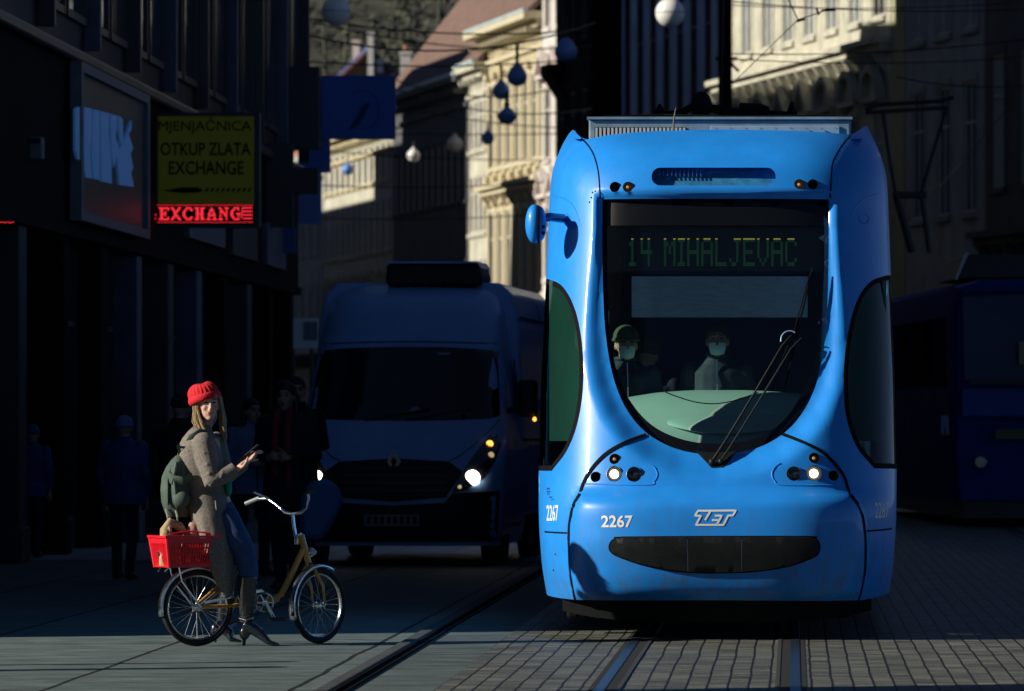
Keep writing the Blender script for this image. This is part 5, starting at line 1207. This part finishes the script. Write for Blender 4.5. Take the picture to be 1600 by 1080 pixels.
ped('bushy-haired person in a dark coat with a dull red scarf, beside the van', at(448, 47), R(-12), 1.72, m_cd, m_jean, long_coat=True, arms='front', scarf=m_red2, puffy=1.15, hairlong=True)
ped('tall dark person at the left corner of the van, behind the red scarf', at(463, 52), R(10), 1.80, m_cd2, m_jean, arms='front')
ped('person in a dark jacket far down the left pavement', at(50, 58), R(175), 1.36, m_cn, m_jean, face_on=False, hat=m_cn)
bg_ = thing('shopping_bag', 'large pale blue bag beside the person with the red scarf', 'bag', at(508, 46.6))
q = [(-.17, 0), (-.20, .12), (-.19, .34), (-.12, .47), (.0, .50), (.10, .44), (.15, .32), (.05, .10), (-.02, 0)]
MB().prism([(x, z+.42) for x, z in q], -.08, .08).build('bag_body', pm('pale blue bag', (.10, .18, .42), .7), bg_, bevel=.04, smooth=True)
MB().tube([(-.1, 0, .88), (-.18, 0, 1.0), (-.25, 0, 1.06)], .012, 6).build('handle', m_cd2, bg_)
# driver and passengers, behind the windscreen
def inside(px, py, Y, h): c = P(px, py, Y); return (c.x, c.y, c.z-1.64*h/1.75)
ped('tram driver in a dark jacket and pale face mask behind the windscreen', inside(1121, 524, Y0+1.25, 1.62), R(0), 1.62, m_cdr, m_jean, mask=m_mask, arms='front', skin=m_dsk)
ped('passenger in a knitted cap and pale mask at the left of the windscreen', inside(978, 530, Y0+1.2, 1.6), R(8), 1.6, m_cdr, m_jean, hat=pm('knitted cap', (.07, .085, .06), .9, var=.3, scale=60), mask=m_mask, group=None)
ped('passenger in a fur-edged hood between the capped passenger and the driver', inside(1012, 548, Y0+2.0, 1.6), R(-20), 1.6, m_cd, m_jean, hat=pm('fur hood edge', (.07, .08, .04), 1, var=.6, scale=90, bump=1), puffy=1.1, face_on=False)
# ================================================================ bicycle
YR = 35.25; bk = thing('bicycle', 'small ochre folding bicycle with a red shopping basket on its rack', 'bicycle', (Xp(308, YR), YR, 0))
A1, A2 = R(29), R(52); M1 = Matrix.Rotation(A1, 4, 'Z'); FH = Vector((.815*math.cos(A1), .815*math.sin(A1), .237)); M2 = Matrix.Translation(FH) @ Matrix.Rotation(A2, 4, 'Z')
RH = Matrix.Translation((0, 0, .237)) @ M1
m_och = pm('ochre paint', (.60, .30, .04), .35, var=.2, scale=12, coat=.4); m_chr = pm('bicycle chrome', (.70, .72, .74), .18, metal=1., var=.15, scale=30)
m_sp = pm('spoke steel', (.5, .5, .5), .45, metal=1.); m_grip = pm('grip rubber', (.02, .02, .02), .7)
def wheel(M, nsp=28):
    c = lambda r, y=0.: [(r*math.cos(t), y, r*math.sin(t)) for t in np.linspace(0, 2*math.pi, 49)[:-1]]
    w = MB().tube(c(.218), (.019, .019), 10, closed=True, up=(1, 0, 0)).xf(M).build('wheel', m_tyre, bk, smooth=True)
    MB().tube(c(.197), (.008, .013), 8, closed=True, up=(1, 0, 0)).xf(M).build('rim', m_chr, w, smooth=True)
    s = MB()
    for i in range(nsp):
        a = 2*math.pi*i/nsp; b = a+(.9 if i % 4 < 2 else -.9)*.5; y = .028 if i % 2 else -.028
        s.tube([(.018*math.cos(b), y, .018*math.sin(b)), (.194*math.cos(a), 0, .194*math.sin(a))], .0013, 4)
    s.xf(M).build('spokes', m_sp, w)
    MB().lathe([(.008, -.05), (.01, -.035), (.022, -.032), (.022, -.026), (.013, -.022), (.013, .022), (.022, .026), (.022, .032), (.01, .035), (.008, .05)], axis='Y', n=14).xf(M).build('hub', m_chr, w, smooth=True)
def fender(M, a0, a1, r=.250, name='mudguard'):
    f = MB(); n = 30
    for i in range(n+1):
        a = R(a0+(a1-a0)*i/n)
        for (dy, dr) in ((-.028, -.014), (-.022, 0), (0, .005), (.022, 0), (.028, -.014)): f.v.append(((r+dr)*math.cos(a), dy, (r+dr)*math.sin(a)))
    f.f = [(5*i+j, 5*i+j+1, 5*i+j+6, 5*i+j+5) for i in range(n) for j in range(4)]
    return f.xf(M).build(name, m_chr, bk, smooth=True, solid=.002)
wheel(RH); wheel(M2)
fender(RH, 15, 192); fender(M2, 62, 200)
def T1(*p): return tuple(M1 @ Vector(p))
fr = MB().tube([T1(.43, 0, .27), T1(.50, 0, .275), T1(.56, 0, .31), T1(.63, 0, .43), T1(.715, 0, .60)], .019, 12)
fr.tube([T1(.745, 0, .50), T1(.695, 0, .675)], .020, 12).tube([T1(.40, 0, .26), T1(.25, 0, .56)], .017, 10)
for s in (-1, 1):
    fr.tube([T1(0, s*.055, .237), T1(.25, s*.045, .245), T1(.43, s*.02, .265)], .009, 8).tube([T1(0, s*.055, .237), T1(.2, s*.05, .40), T1(.28, s*.015, .46)], .007, 8)
fr.build('frame', m_och, bk, smooth=True)
MB().tube([T1(.505, 0, .275), T1(.535, 0, .29)], .026, 12).build('hinge', pm('hinge paint', (.55, .30, .08), .4), bk, smooth=True)
MB().tube([T1(.25, 0, .56), T1(.215, 0, .63)], .013, 8).build('seat_post', m_chr, bk)
MB().tube([T1(.29, 0, .635), T1(.22, 0, .64), T1(.13, 0, .645), T1(.07, 0, .655)], [(.015, .02), (.022, .045), (.03, .085), (.02, .09)], 12, up=(0, 0, 1)).build('saddle', m_vblk, bk, smooth=True)
# fork, stem, handlebar
fk = MB(); hd = Vector(M1 @ Vector((.75, 0, .49))); s2 = Vector((-math.sin(A2), math.cos(A2), 0)); f2 = Vector((math.cos(A2), math.sin(A2), 0))
for s in (-1, 1): fk.tube([hd+s2*s*.015, hd+s2*s*.045-Vector((0, 0, .03)), FH+s2*s*.05+Vector((0, 0, .12))-f2*.015, FH+s2*s*.05], [.011, .011, .009, .007], 8)
fk.build('fork', m_och, bk, smooth=True)
top_ = M1 @ Vector((.695, 0, .675)); root = Vector(bk.location)
pp = lambda px, py, dy=0.: tuple(Vector(P(px, py, 35.62+dy))-root)
MB().tube([tuple(top_), pp(462, 838), pp(459, 822), pp(457, 803)], [.014, .012, .012, .012], 10).build('stem', m_chr, bk, smooth=True)
MB().lathe([(.020, -.03), (.024, -.01), (.024, .01), (.018, .03)], c=pp(465, 843), n=14).build('headset', m_chr, bk, smooth=True)
hb_ = MB().tube([pp(384, 787, .20), pp(402, 779.5, .18), pp(418, 779, .15), pp(432, 789, .10), pp(446, 801, .05), pp(458, 803, 0), pp(470, 801, -.04), pp(479, 793, -.08), pp(482, 778, -.10), pp(481, 767, -.12), pp(487, 764, -.18)], .0095, 10).build('handlebar', m_chr, bk, smooth=True)
MB().tube([pp(383, 787.5, .20), pp(405, 778.5, .18)], .013, 8).build('grip', pm('grey grip', (.30, .34, .36), .5), hb_)
MB().tube([pp(481, 769, -.12), pp(490, 763, -.19)], .015, 8).build('grip', m_grip, hb_)
MB().tube([pp(397, 769, .12), pp(408, 774, .12), pp(420, 779, .14)], [.006, .007, .008], 6).build('brake_lever', m_chr, hb_)
lp = MB().ell(pp(485, 863, .02), (.030, .040, .030), 16, 12).build('headlamp', m_chr, bk, smooth=True)
MB().ell(pp(489, 863, -.012), (.022, .012, .022), 14, 8).build('lens', pm('lamp glass', (.5, .6, .65), .05, coat=1), lp, smooth=True)
MB().tube([pp(478, 872, 0), pp(486, 868, .02)], .008, 6).build('lamp_bracket', m_chr, lp)
# crank, chain guard, pedals, stand
cr = MB().tube([(.058*math.cos(t), 0, .058*math.sin(t)) for t in np.linspace(0, 2*math.pi, 29)[:-1]], .006, 6, closed=True).tube([(-.055, 0, 0), (.055, 0, 0)], .005, 5).tube([(.028, 0, .047), (-.028, 0, -.047)], .005, 5).tube([(-.028, 0, .047), (.028, 0, -.047)], .005, 5).ell((0, 0, 0), (.02, .006, .02), 12, 6).xf(Matrix.Translation(T1(.43, -.045, .262)) @ M1).build('chainring', m_chr, bk)
MB().tube([T1(.43, -.06, .262), T1(.49, -.065, .16)], .010, 8).tube([T1(.43, .06, .262), T1(.37, .065, .36)], .010, 8).build('crank', m_chr, bk, smooth=True)
for a in ((.49, -.10, .16), (.37, .10, .36)): MB().box(-.045, -.035, -.012, .045, .035, .012).xf(Matrix.Translation(T1(*a)) @ M1).build('pedal', m_grip, bk, bevel=.005)
MB().add([T1(.02, -.062, .275), T1(.40, -.062, .345), T1(.42, -.062, .330), T1(.02, -.062, .262)], [(0, 1, 2, 3)]).build('chain_guard', m_chr, bk, solid=.004)
MB().tube([T1(.40, -.05, .235), T1(.18, -.10, .12)], .008, 8).build('kick_stand', m_chr, bk)
MB().tube([T1(.395, .0, .16), T1(.41, .0, .08)], .010, 8)
rk = MB()
for s in (-1, 1): rk.tube([T1(.36, s*.03, .52), T1(.30, s*.07, .50), T1(-.20, s*.07, .495), T1(-.235, s*.05, .46)], .005, 6).tube([T1(0, s*.06, .24), T1(-.13, s*.07, .40), T1(-.15, s*.07, .49)], .005, 6)
for x in (.2, .05, -.1, -.2): rk.tube([T1(x, -.07, .498), T1(x, .07, .498)], .004, 6)
rk.build('rack', m_chr, bk, smooth=True)
# ---- red basket (rests on the rack)
rb_ = Vector(M1 @ Vector((-.080, .0, .485))); rb_ = rb_+root
bs = thing('shopping_basket', 'bright red plastic shopping basket with slatted sides on the bicycle rack', 'basket', rb_, A1)
m_rp = pm('red plastic', (.78, .012, .025), .35, var=.08, scale=10)
bb = MB(); hx, hy, zt, fl = .150, .112, .195, .022
bb.box(-hx, -hy, 0, hx, hy, .012)
def wall(a, b, n, axis):
    # a,b: bottom corners; flares outwards to the top
    for i in range(n+1):
        t = i/n; p = Vector(a).lerp(Vector(b), t); o_ = Vector((p.x*(1+fl*1.2/hx) if True else 0, p.y*(1+fl/hy), 0))
        e = (Vector(b)-Vector(a)).normalized()*.0042; q0 = Vector((p.x, p.y, .012)); q1 = Vector((o_.x, o_.y, zt-.045)); nrm = Vector((p.x if axis == 'y' else 0, p.y if axis == 'x' else 0, 0)).normalized()*.004
        bb.add([q0-e-nrm, q0+e-nrm, q0+e+nrm, q0-e+nrm, q1-e-nrm, q1+e-nrm, q1+e+nrm, q1-e+nrm], [(0, 1, 2, 3), (4, 7, 6, 5), (0, 4, 5, 1), (1, 5, 6, 2), (2, 6, 7, 3), (3, 7, 4, 0)])
wall((-hx, -hy, 0), (hx, -hy, 0), 20, 'x'); wall((-hx, hy, 0), (hx, hy, 0), 20, 'x'); wall((-hx, -hy, 0), (-hx, hy, 0), 15, 'y'); wall((hx, -hy, 0), (hx, hy, 0), 15, 'y')
def ring(z, th, hh, grow):
    gx, gy = hx+grow*1.2, hy+grow
    bb.box(-gx-th, -gy-th, z, gx+th, -gy+.004, z+hh).box(-gx-th, gy-.004, z, gx+th, gy+th, z+hh).box(-gx-th, -gy+.005, z+.0005, -gx+.004, gy-.005, z+hh-.0005).box(gx-.004, -gy+.005, z+.0005, gx+th, gy-.005, z+hh-.0005)
ring(.0, .003, .03, 0); ring(.075, .002, .012, .008); ring(.115, .002, .010, .013); ring(zt-.05, .004, .035, .019); ring(zt-.014, .014, .014, .021)
for sx in (-1, 1):
    for sy in (-1, 1): bb.tube([(sx*hx, sy*hy, .0), (sx*(hx+.026), sy*(hy+.022), zt-.01)], .012, 8)
bb.build('basket_body', m_rp, bs)
MB().ell((-hx-.014, 0, .095), (.003, .042, .034), 14, 8).build('sticker', pm('pale sticker', (.6, .45, .42), .6), bs)
MB().ell((-hx-.018, .012, .085), (.003, .022, .018), 10, 8).build('sticker_mark', m_vblk, bs)
MB().tube([(-.16, -.13, .205), (-.02, -.10, .222), (.15, -.13, .205)], .005, 6).build('handle', m_rp, bs)
m_tan = pm('tan bag', (.42, .30, .16), .8, var=.4, scale=25)
t_ = thing('paper_bag', 'crumpled tan bag sticking out of the red basket', 'bag', rb_+Vector((-.06, -.01, .014)), A1)
MB().tube([(-.05, -.02, .0), (-.06, -.03, .14), (-.07, -.02, .215), (-.03, 0, .26), (.03, .0, .235), (.06, -.01, .2)], [(.05, .06), (.05, .05), (.03, .035), (.022, .03), (.02, .03), (.012, .02)], 10).build('bag_body', m_tan, t_, smooth=True)
MB().tube([(-.06, -.04, .21), (-.065, -.075, .245), (-.05, -.05, .205)], .008, 6).build('handle', pm('cream handle', (.6, .52, .38), .7), t_)
t_ = thing('cloth_bundle', 'striped dull red cloth bundle in the front of the basket', 'bundle', rb_+Vector((.05, .03, .014)), A1)
MB().tube([(-.02, 0, .0), (-.02, 0, .16), (.0, 0, .235), (.07, 0, .25), (.12, 0, .20)], [.06, .055, .035, .03, .02], 10).build('cloth', pm('dull red cloth', (.25, .05, .05), .85, col2=(.45, .35, .28), scale=30), t_, smooth=True)

# ================================================================ woman astride the bicycle
YW = 35.38; wo = thing('person', 'woman in a red knitted hat and long tweed coat astride the bicycle, looking back', 'person', (Xp(385, YW), YW, 0)); wr_ = Vector(wo.location)
w = lambda px, py, dy=0.: Vector(P(px, py, YW+dy))-wr_
sc = YW/FPX
m_tweed = pm('grey-brown tweed', (.24, .21, .18), .9, col2=(.11, .095, .082), scale=75, bump=.12, bscale=220)
m_dj = pm('blue jeans', (.018, .055, .16), .8, var=.35, scale=14, bump=.08, bscale=260); m_boot = pm('black boot leather', (.012, .014, .018), .25, var=.2, scale=20, coat=.8, bump=.25, bscale=25)
m_blond = pm('blonde brown hair', (.20, .13, .06), .5, col2=(.46, .34, .17), scale=60, stretch=(1, 1, .12)); m_rk = pm('red knit', (.62, .012, .022), .9, bump=.3, bscale=60)
m_wsk = pm('fair skin', (.58, .34, .26), .45, var=.05, scale=20); m_pack = pm('green canvas', (.055, .09, .07), .75, var=.3, scale=10, bump=.12, bscale=120)
b = MB(); turn = R(14); M = headmesh(b, w(326, 634), .86, turn, R(-4))
b.tube([w(318, 672, .03), w(322, 655, .02)], [.050, .046], 10)
b.tube([w(318, 685), w(320, 740), w(335, 800)], [(.10, .10), (.10, .10), (.12, .12)], 12)
NA = [w(318, 694, -.15), w(331, 752, -.20), w(371, 733, -.17)]; FA = [w(338, 692, .13), w(356, 748, .13), w(384, 722, -.04)]
b.tube(NA, [.042, .036, .022], 8); b.tube(FA, [.042, .036, .022], 8)
hd_ = (w(392, 707, -.15)-w(371, 733, -.17)).normalized(); fingers(b, w(370.5, 733, -.17), (.80, .10, .60), (.50, -.3, -.8), (-.25, 1, .1), .078, .35, .0078)
fingers(b, w(382, 722, -.05), (.75, .0, .62), (-.4, -.5, .6), (.1, -1, .3), .07, .9, .0075)
NL = [w(346, 806, -.08), w(386, 868, -.10), w(387, 965, -.10)]; FL = [w(345, 815, .10), w(372, 878, .14), w(352, 972, .14)]
b.tube(NL, [.08, .045, .03], 10); b.tube(FL, [.08, .045, .03], 10)
bo = fuse(b.build('body', m_wsk, wo), .0065, 3); face(bo, M)
# hair: strands either side, fringe
h_ = MB(); rh = random.Random(3)
cp = [((-.070, -.02, .06), (-.086, -.01, -.02), (-.078, -.03, -.12), (-.05, -.06, -.19), (-.03, -.07, -.235)), ((.070, -.02, .06), (.086, -.01, -.02), (.095, -.01, -.11), (.10, -.02, -.19), (.105, -.03, -.26))]
for si, pts in enumerate(cp):
    for k in range(34):
        o_ = Vector((rh.gauss(.004*(1 if si else -1), .007), rh.gauss(.022, .018), rh.gauss(0, .015))); n_ = len(pts)
        sp_ = 1.0+.6*(si == 0); h_.tube([Vector(p)*1.0+o_*(sp_ if i > 1 else .8)+Vector((rh.gauss(0, .004), rh.gauss(0, .004), 0)) for i, p in enumerate(pts)], [.005, .0075, .008, .006, .0015], 5)
h_.ell((0, .035, .03), (.084, .085, .10), 16, 12).ell((0, .06, -.06), (.07, .04, .09), 12, 10)
for k in range(16):
    x = -.058+.1*k/15; h_.tube([(x*.9, -.078, .085), (x*1.05, -.094, .062), (x*1.15-.012, -.088, .038+.014*rh.random())], [.005, .0045, .0012], 5)
h_.xf(M).build('hair', m_blond, wo, smooth=True)
# knitted hat with ribs
ht = MB(); n_, m_n = 72, 16; hv_ = []
for j in range(m_n+1):
    ph = j/m_n; rz_ = math.sin(min(1, ph*1.12)*math.pi/2)
    for i in range(n_):
        a = 2*math.pi*i/n_; rib = 1+.028*math.cos(a*24)*(ph > .08); rad = rz_**.75
        slouch = .018*(1+math.cos(a-2.6))*.5*math.sin(ph*math.pi)
        dent = -.020*math.exp(-((math.cos(a)*rad)/.35)**2)*(1-ph)**2
        hv_.append((.096*rad*rib*math.cos(a)*(1+slouch*4), .018+.112*rad*rib*math.sin(a)*(1+slouch*2.5), .056+.098*(1-ph**1.8)+dent-.014*ph+.02*math.cos(a)*0))
ht.add(hv_, [(j*n_+i, j*n_+(i+1) % n_, (j+1)*n_+(i+1) % n_, (j+1)*n_+i) for j in range(m_n) for i in range(n_)])
ht.tube([(.097*math.cos(a), .018+.112*math.sin(a), .042) for a in np.linspace(0, 2*math.pi, 41)[:-1]], [(.024, .011)]*40, 10, closed=True, up=(0, 0, 1))
HM = M @ Matrix.Translation((-.012, .006, .010)) @ Matrix.Rotation(R(-14), 4, 'Y') @ Matrix.Rotation(R(-4), 4, 'X') @ Matrix.Scale(1.12, 4)
ht.xf(HM).build('hat', m_rk, wo, smooth=True)
# coat
c = MB()
rings = [(664, 305, 328, .055), (674, 294, 332, .10), (684, 286, 338, .15), (696, 280, 343, .175), (716, 277, 347, .175), (742, 279, 350, .16), (766, 284, 355, .155), (786, 291, 360, .18), (806, 299, 364, .20), (828, 305, 368, .21), (850, 311, 370, .21), (872, 320, 370, .20), (895, 333, 369, .18), (915, 343, 367, .15), (934, 351, 363, .10)]
vs = []; ng = 40
for k, (py, a, b_, dp) in enumerate(rings):
    c0, c1 = w(a, py), w(b_, py); mid = (c0+c1)/2; hw = (c1.x-c0.x)/2; fold = max(0, (k-6)/8); mid.y -= .05*fold
    for i in range(ng):
        t = 2*math.pi*i/ng; f_ = 1+.055*fold*math.sin(t*7+k*.25)+.03*fold*math.sin(t*13+1); vs.append((mid.x+hw*math.cos(t)*f_+.05*dp*math.sin(t), mid.y+dp*math.sin(t)*f_, mid.z))
c.add(vs, [(k*ng+i, k*ng+(i+1) % ng, (k+1)*ng+(i+1) % ng, (k+1)*ng+i) for k in range(len(rings)-1) for i in range(ng)]+[tuple(range(ng)), tuple((len(rings)-1)*ng+i for i in range(ng))])
c.ell(NA[0], (.072, .068, .075), 14, 10).tube([NA[0], NA[0].lerp(NA[1], .5), NA[1]+Vector((.004, 0, 0)), NA[1].lerp(NA[2], .35), NA[2]-Vector((.012, 0, -.006))], [.070, .066, .062, .054, .042], 16)
c.ell(FA[0], (.065, .065, .07), 12, 8).tube([FA[0], FA[1], FA[1].lerp(FA[2], .85)], [.065, .055, .042], 12)
for q_ in ((.25, .02), (.55, -.015), (.8, .02)): p = NA[0].lerp(NA[1], q_[0]); c.tube([p+Vector((-.065, -.02, q_[1])), p+Vector((0, -.068, 0)), p+Vector((.062, -.02, -q_[1]))], .008, 6)
for q_ in (.08, .2, .38): p = NA[1].lerp(NA[2], q_); c.tube([p+Vector((-.02, -.045, -.04)), p+Vector((.005, -.058, .0)), p+Vector((.012, -.03, .045))], .008, 6)
ct = fuse(c.build('coat', m_tweed, wo), .0075, 3)
MB().tube([w(306, 668, -.05), w(318, 676, -.10), w(332, 682, -.08), w(340, 700, -.03)], [(.012, .028), (.012, .030), (.01, .028), (.006, .016)], 8).build('collar', m_tweed, ct, smooth=True)
MB().tube([w(344, 845, -.125), w(340, 815, -.165), w(337, 782, -.175)], [.006, .011, .006], 6).tube([w(328, 838, -.125), w(324, 812, -.155), w(326, 785, -.165)], [.006, .010, .005], 6).build('coat_fold', m_tweed, ct, smooth=True)
# green top showing at the front
MB().ell(w(357, 762, -.04), (.022, .03, .055), 12, 10).build('green_top', pm('green cloth', (.01, .28, .16), .7), wo, smooth=True)
# jeans
t = MB(); t.ell(w(345, 805, 0), (.10, .13, .11), 14, 10)
t.tube([w(348, 808, -.07), w(367, 838, -.10), w(383, 866, -.10), w(388, 890, -.10), w(388, 915, -.10)], [.098, .084, .070, .062, .056], 16).tube([w(345, 815, .09), w(372, 878, .14), w(360, 930, .14)], [.09, .066, .055], 14)
fuse(t.build('jeans', m_dj, wo), .0085, 3)
def boot(top_c, ank, heel, toe, dy, lab):
    bo_ = MB()
    bo_.tube([w(*top_c, dy), w((top_c[0]+ank[0])/2-1, (top_c[1]+ank[1])/2, dy), w(*ank, dy)], [.062, .056, .040], 18)
    bo_.tube([w(ank[0]-3, ank[1]+6, dy), w((ank[0]+toe[0])/2-4, (ank[1]+toe[1])/2+2, dy), w(toe[0]-16, toe[1]-4.5, dy-.01), w(toe[0], toe[1]-1.5, dy-.02)], [(.040, .036), (.034, .038), (.018, .034), (.007, .012)], 14, up=(0, 0, 1))
    bo_.ell(w(heel[0]+1, heel[1]-20, dy), (.034, .032, .045), 12, 10)
    f_ = fuse(bo_.build('boot', m_boot, wo), .006, 2)
    MB().tube([w(heel[0]+1, heel[1]-17, dy), w(heel[0]+.5, heel[1]-8, dy), w(heel[0], heel[1]-.3, dy)], [.018, .011, .009], 8).build('heel', m_vblk, f_, smooth=True)
    return f_
b1 = boot((387.5, 900), (385, 968), (381, 1009), (437, 1009), -.10, '')
for k_ in range(3): MB().tube([w(373+k_*1, 962+k_*4, -.125), w(384, 965+k_*4, -.148), w(396, 960+k_*5, -.125)], .0045, 6).build('boot_strap', m_chr if k_ == 1 else m_vblk, b1, smooth=True)
b2 = boot((358, 925), (348, 972), (336, 1004), (378, 1004), .14, '')
# phone in the hand
ph = thing('phone', 'dark smartphone held in the hand of the woman in the red hat', 'phone', wr_+w(390, 706, -.10)); MB().box(-.004, -.035, -.07, .004, .035, .07).xf(Matrix.Rotation(R(50), 4, 'Y')).build('case', m_vblk, ph, bevel=.003)
# ---- rucksack
bp_ = thing('rucksack', 'dark green canvas rucksack hanging from the back of the woman in the red hat', 'rucksack', wr_+w(277, 810, -.06)); c0 = w(277, 810, -.06)
k = MB(); rel_ = lambda px, py, dy=0.: w(px, py, -.06+dy)-c0
prof_ = [(808, 262, 292, .06), (800, 257, 299, .10), (785, 253, 303, .13), (765, 252, 304, .135), (745, 254, 302, .13), (730, 260, 299, .115), (719, 268, 297, .09), (712, 275, 292, .05)]
vs = []; ng = 32
for i_, (py, a, b_, dp) in enumerate(prof_):
    c_a, c_b = rel_(a, py), rel_(b_, py); mid = (c_a+c_b)/2; hw = (c_b.x-c_a.x)/2
    for i in range(ng):
        t = 2*math.pi*i/ng; f_ = 1+.05*math.sin(t*5+i_*.8)+.03*math.sin(t*11); vs.append((mid.x+hw*math.cos(t)*f_, mid.y+dp*math.sin(t)*f_, mid.z))
k.add(vs, [(j*ng+i, j*ng+(i+1) % ng, (j+1)*ng+(i+1) % ng, (j+1)*ng+i) for j in range(len(prof_)-1) for i in range(ng)]+[tuple(range(ng)), tuple((len(prof_)-1)*ng+i for i in range(ng))])
pk = k.build('pack', m_pack, bp_, smooth=True)
MB().tube([rel_(259, 742, -.10), rel_(270, 750, -.15), rel_(285, 752, -.15), rel_(300, 745, -.10)], [(.03, .006)]*4, 8, up=(0, 0, 1)).tube([rel_(268, 728, -.09), rel_(262, 750, -.12), rel_(262, 790, -.12)], [.008, .012, .008], 6).tube([rel_(276, 722, -.10), rel_(272, 745, -.145), rel_(276, 785, -.145)], [.008, .012, .008], 6).build('flap', m_pack, pk, smooth=True)
MB().ell(rel_(283, 780, -.13), (.055, .035, .05), 14, 10).build('pocket', m_pack, pk, smooth=True)
MB().tube([rel_(284, 714, 0), rel_(289, 700, -.04), rel_(300, 683, -.10), rel_(312, 675, -.10), rel_(322, 676, -.06)], [(.004, .020)]*5, 8, up=(0, -1, 0)).build('strap', m_pack, bp_, smooth=True)
MB().tube([rel_(281, 714, -.02), rel_(279, 695, -.10), rel_(277.5, 700, .0)], [(.003, .012)]*3, 6).build('strap_loop', m_pack, bp_)
for x in (262, 277): MB().tube([rel_(x-3, 795, -.10), rel_(x, 808, -.11), rel_(x+2, 825, -.09)], [(.003, .007)]*3, 6).build('hanging_strap', pm('light strap', (.30, .34, .28), .7), bp_)
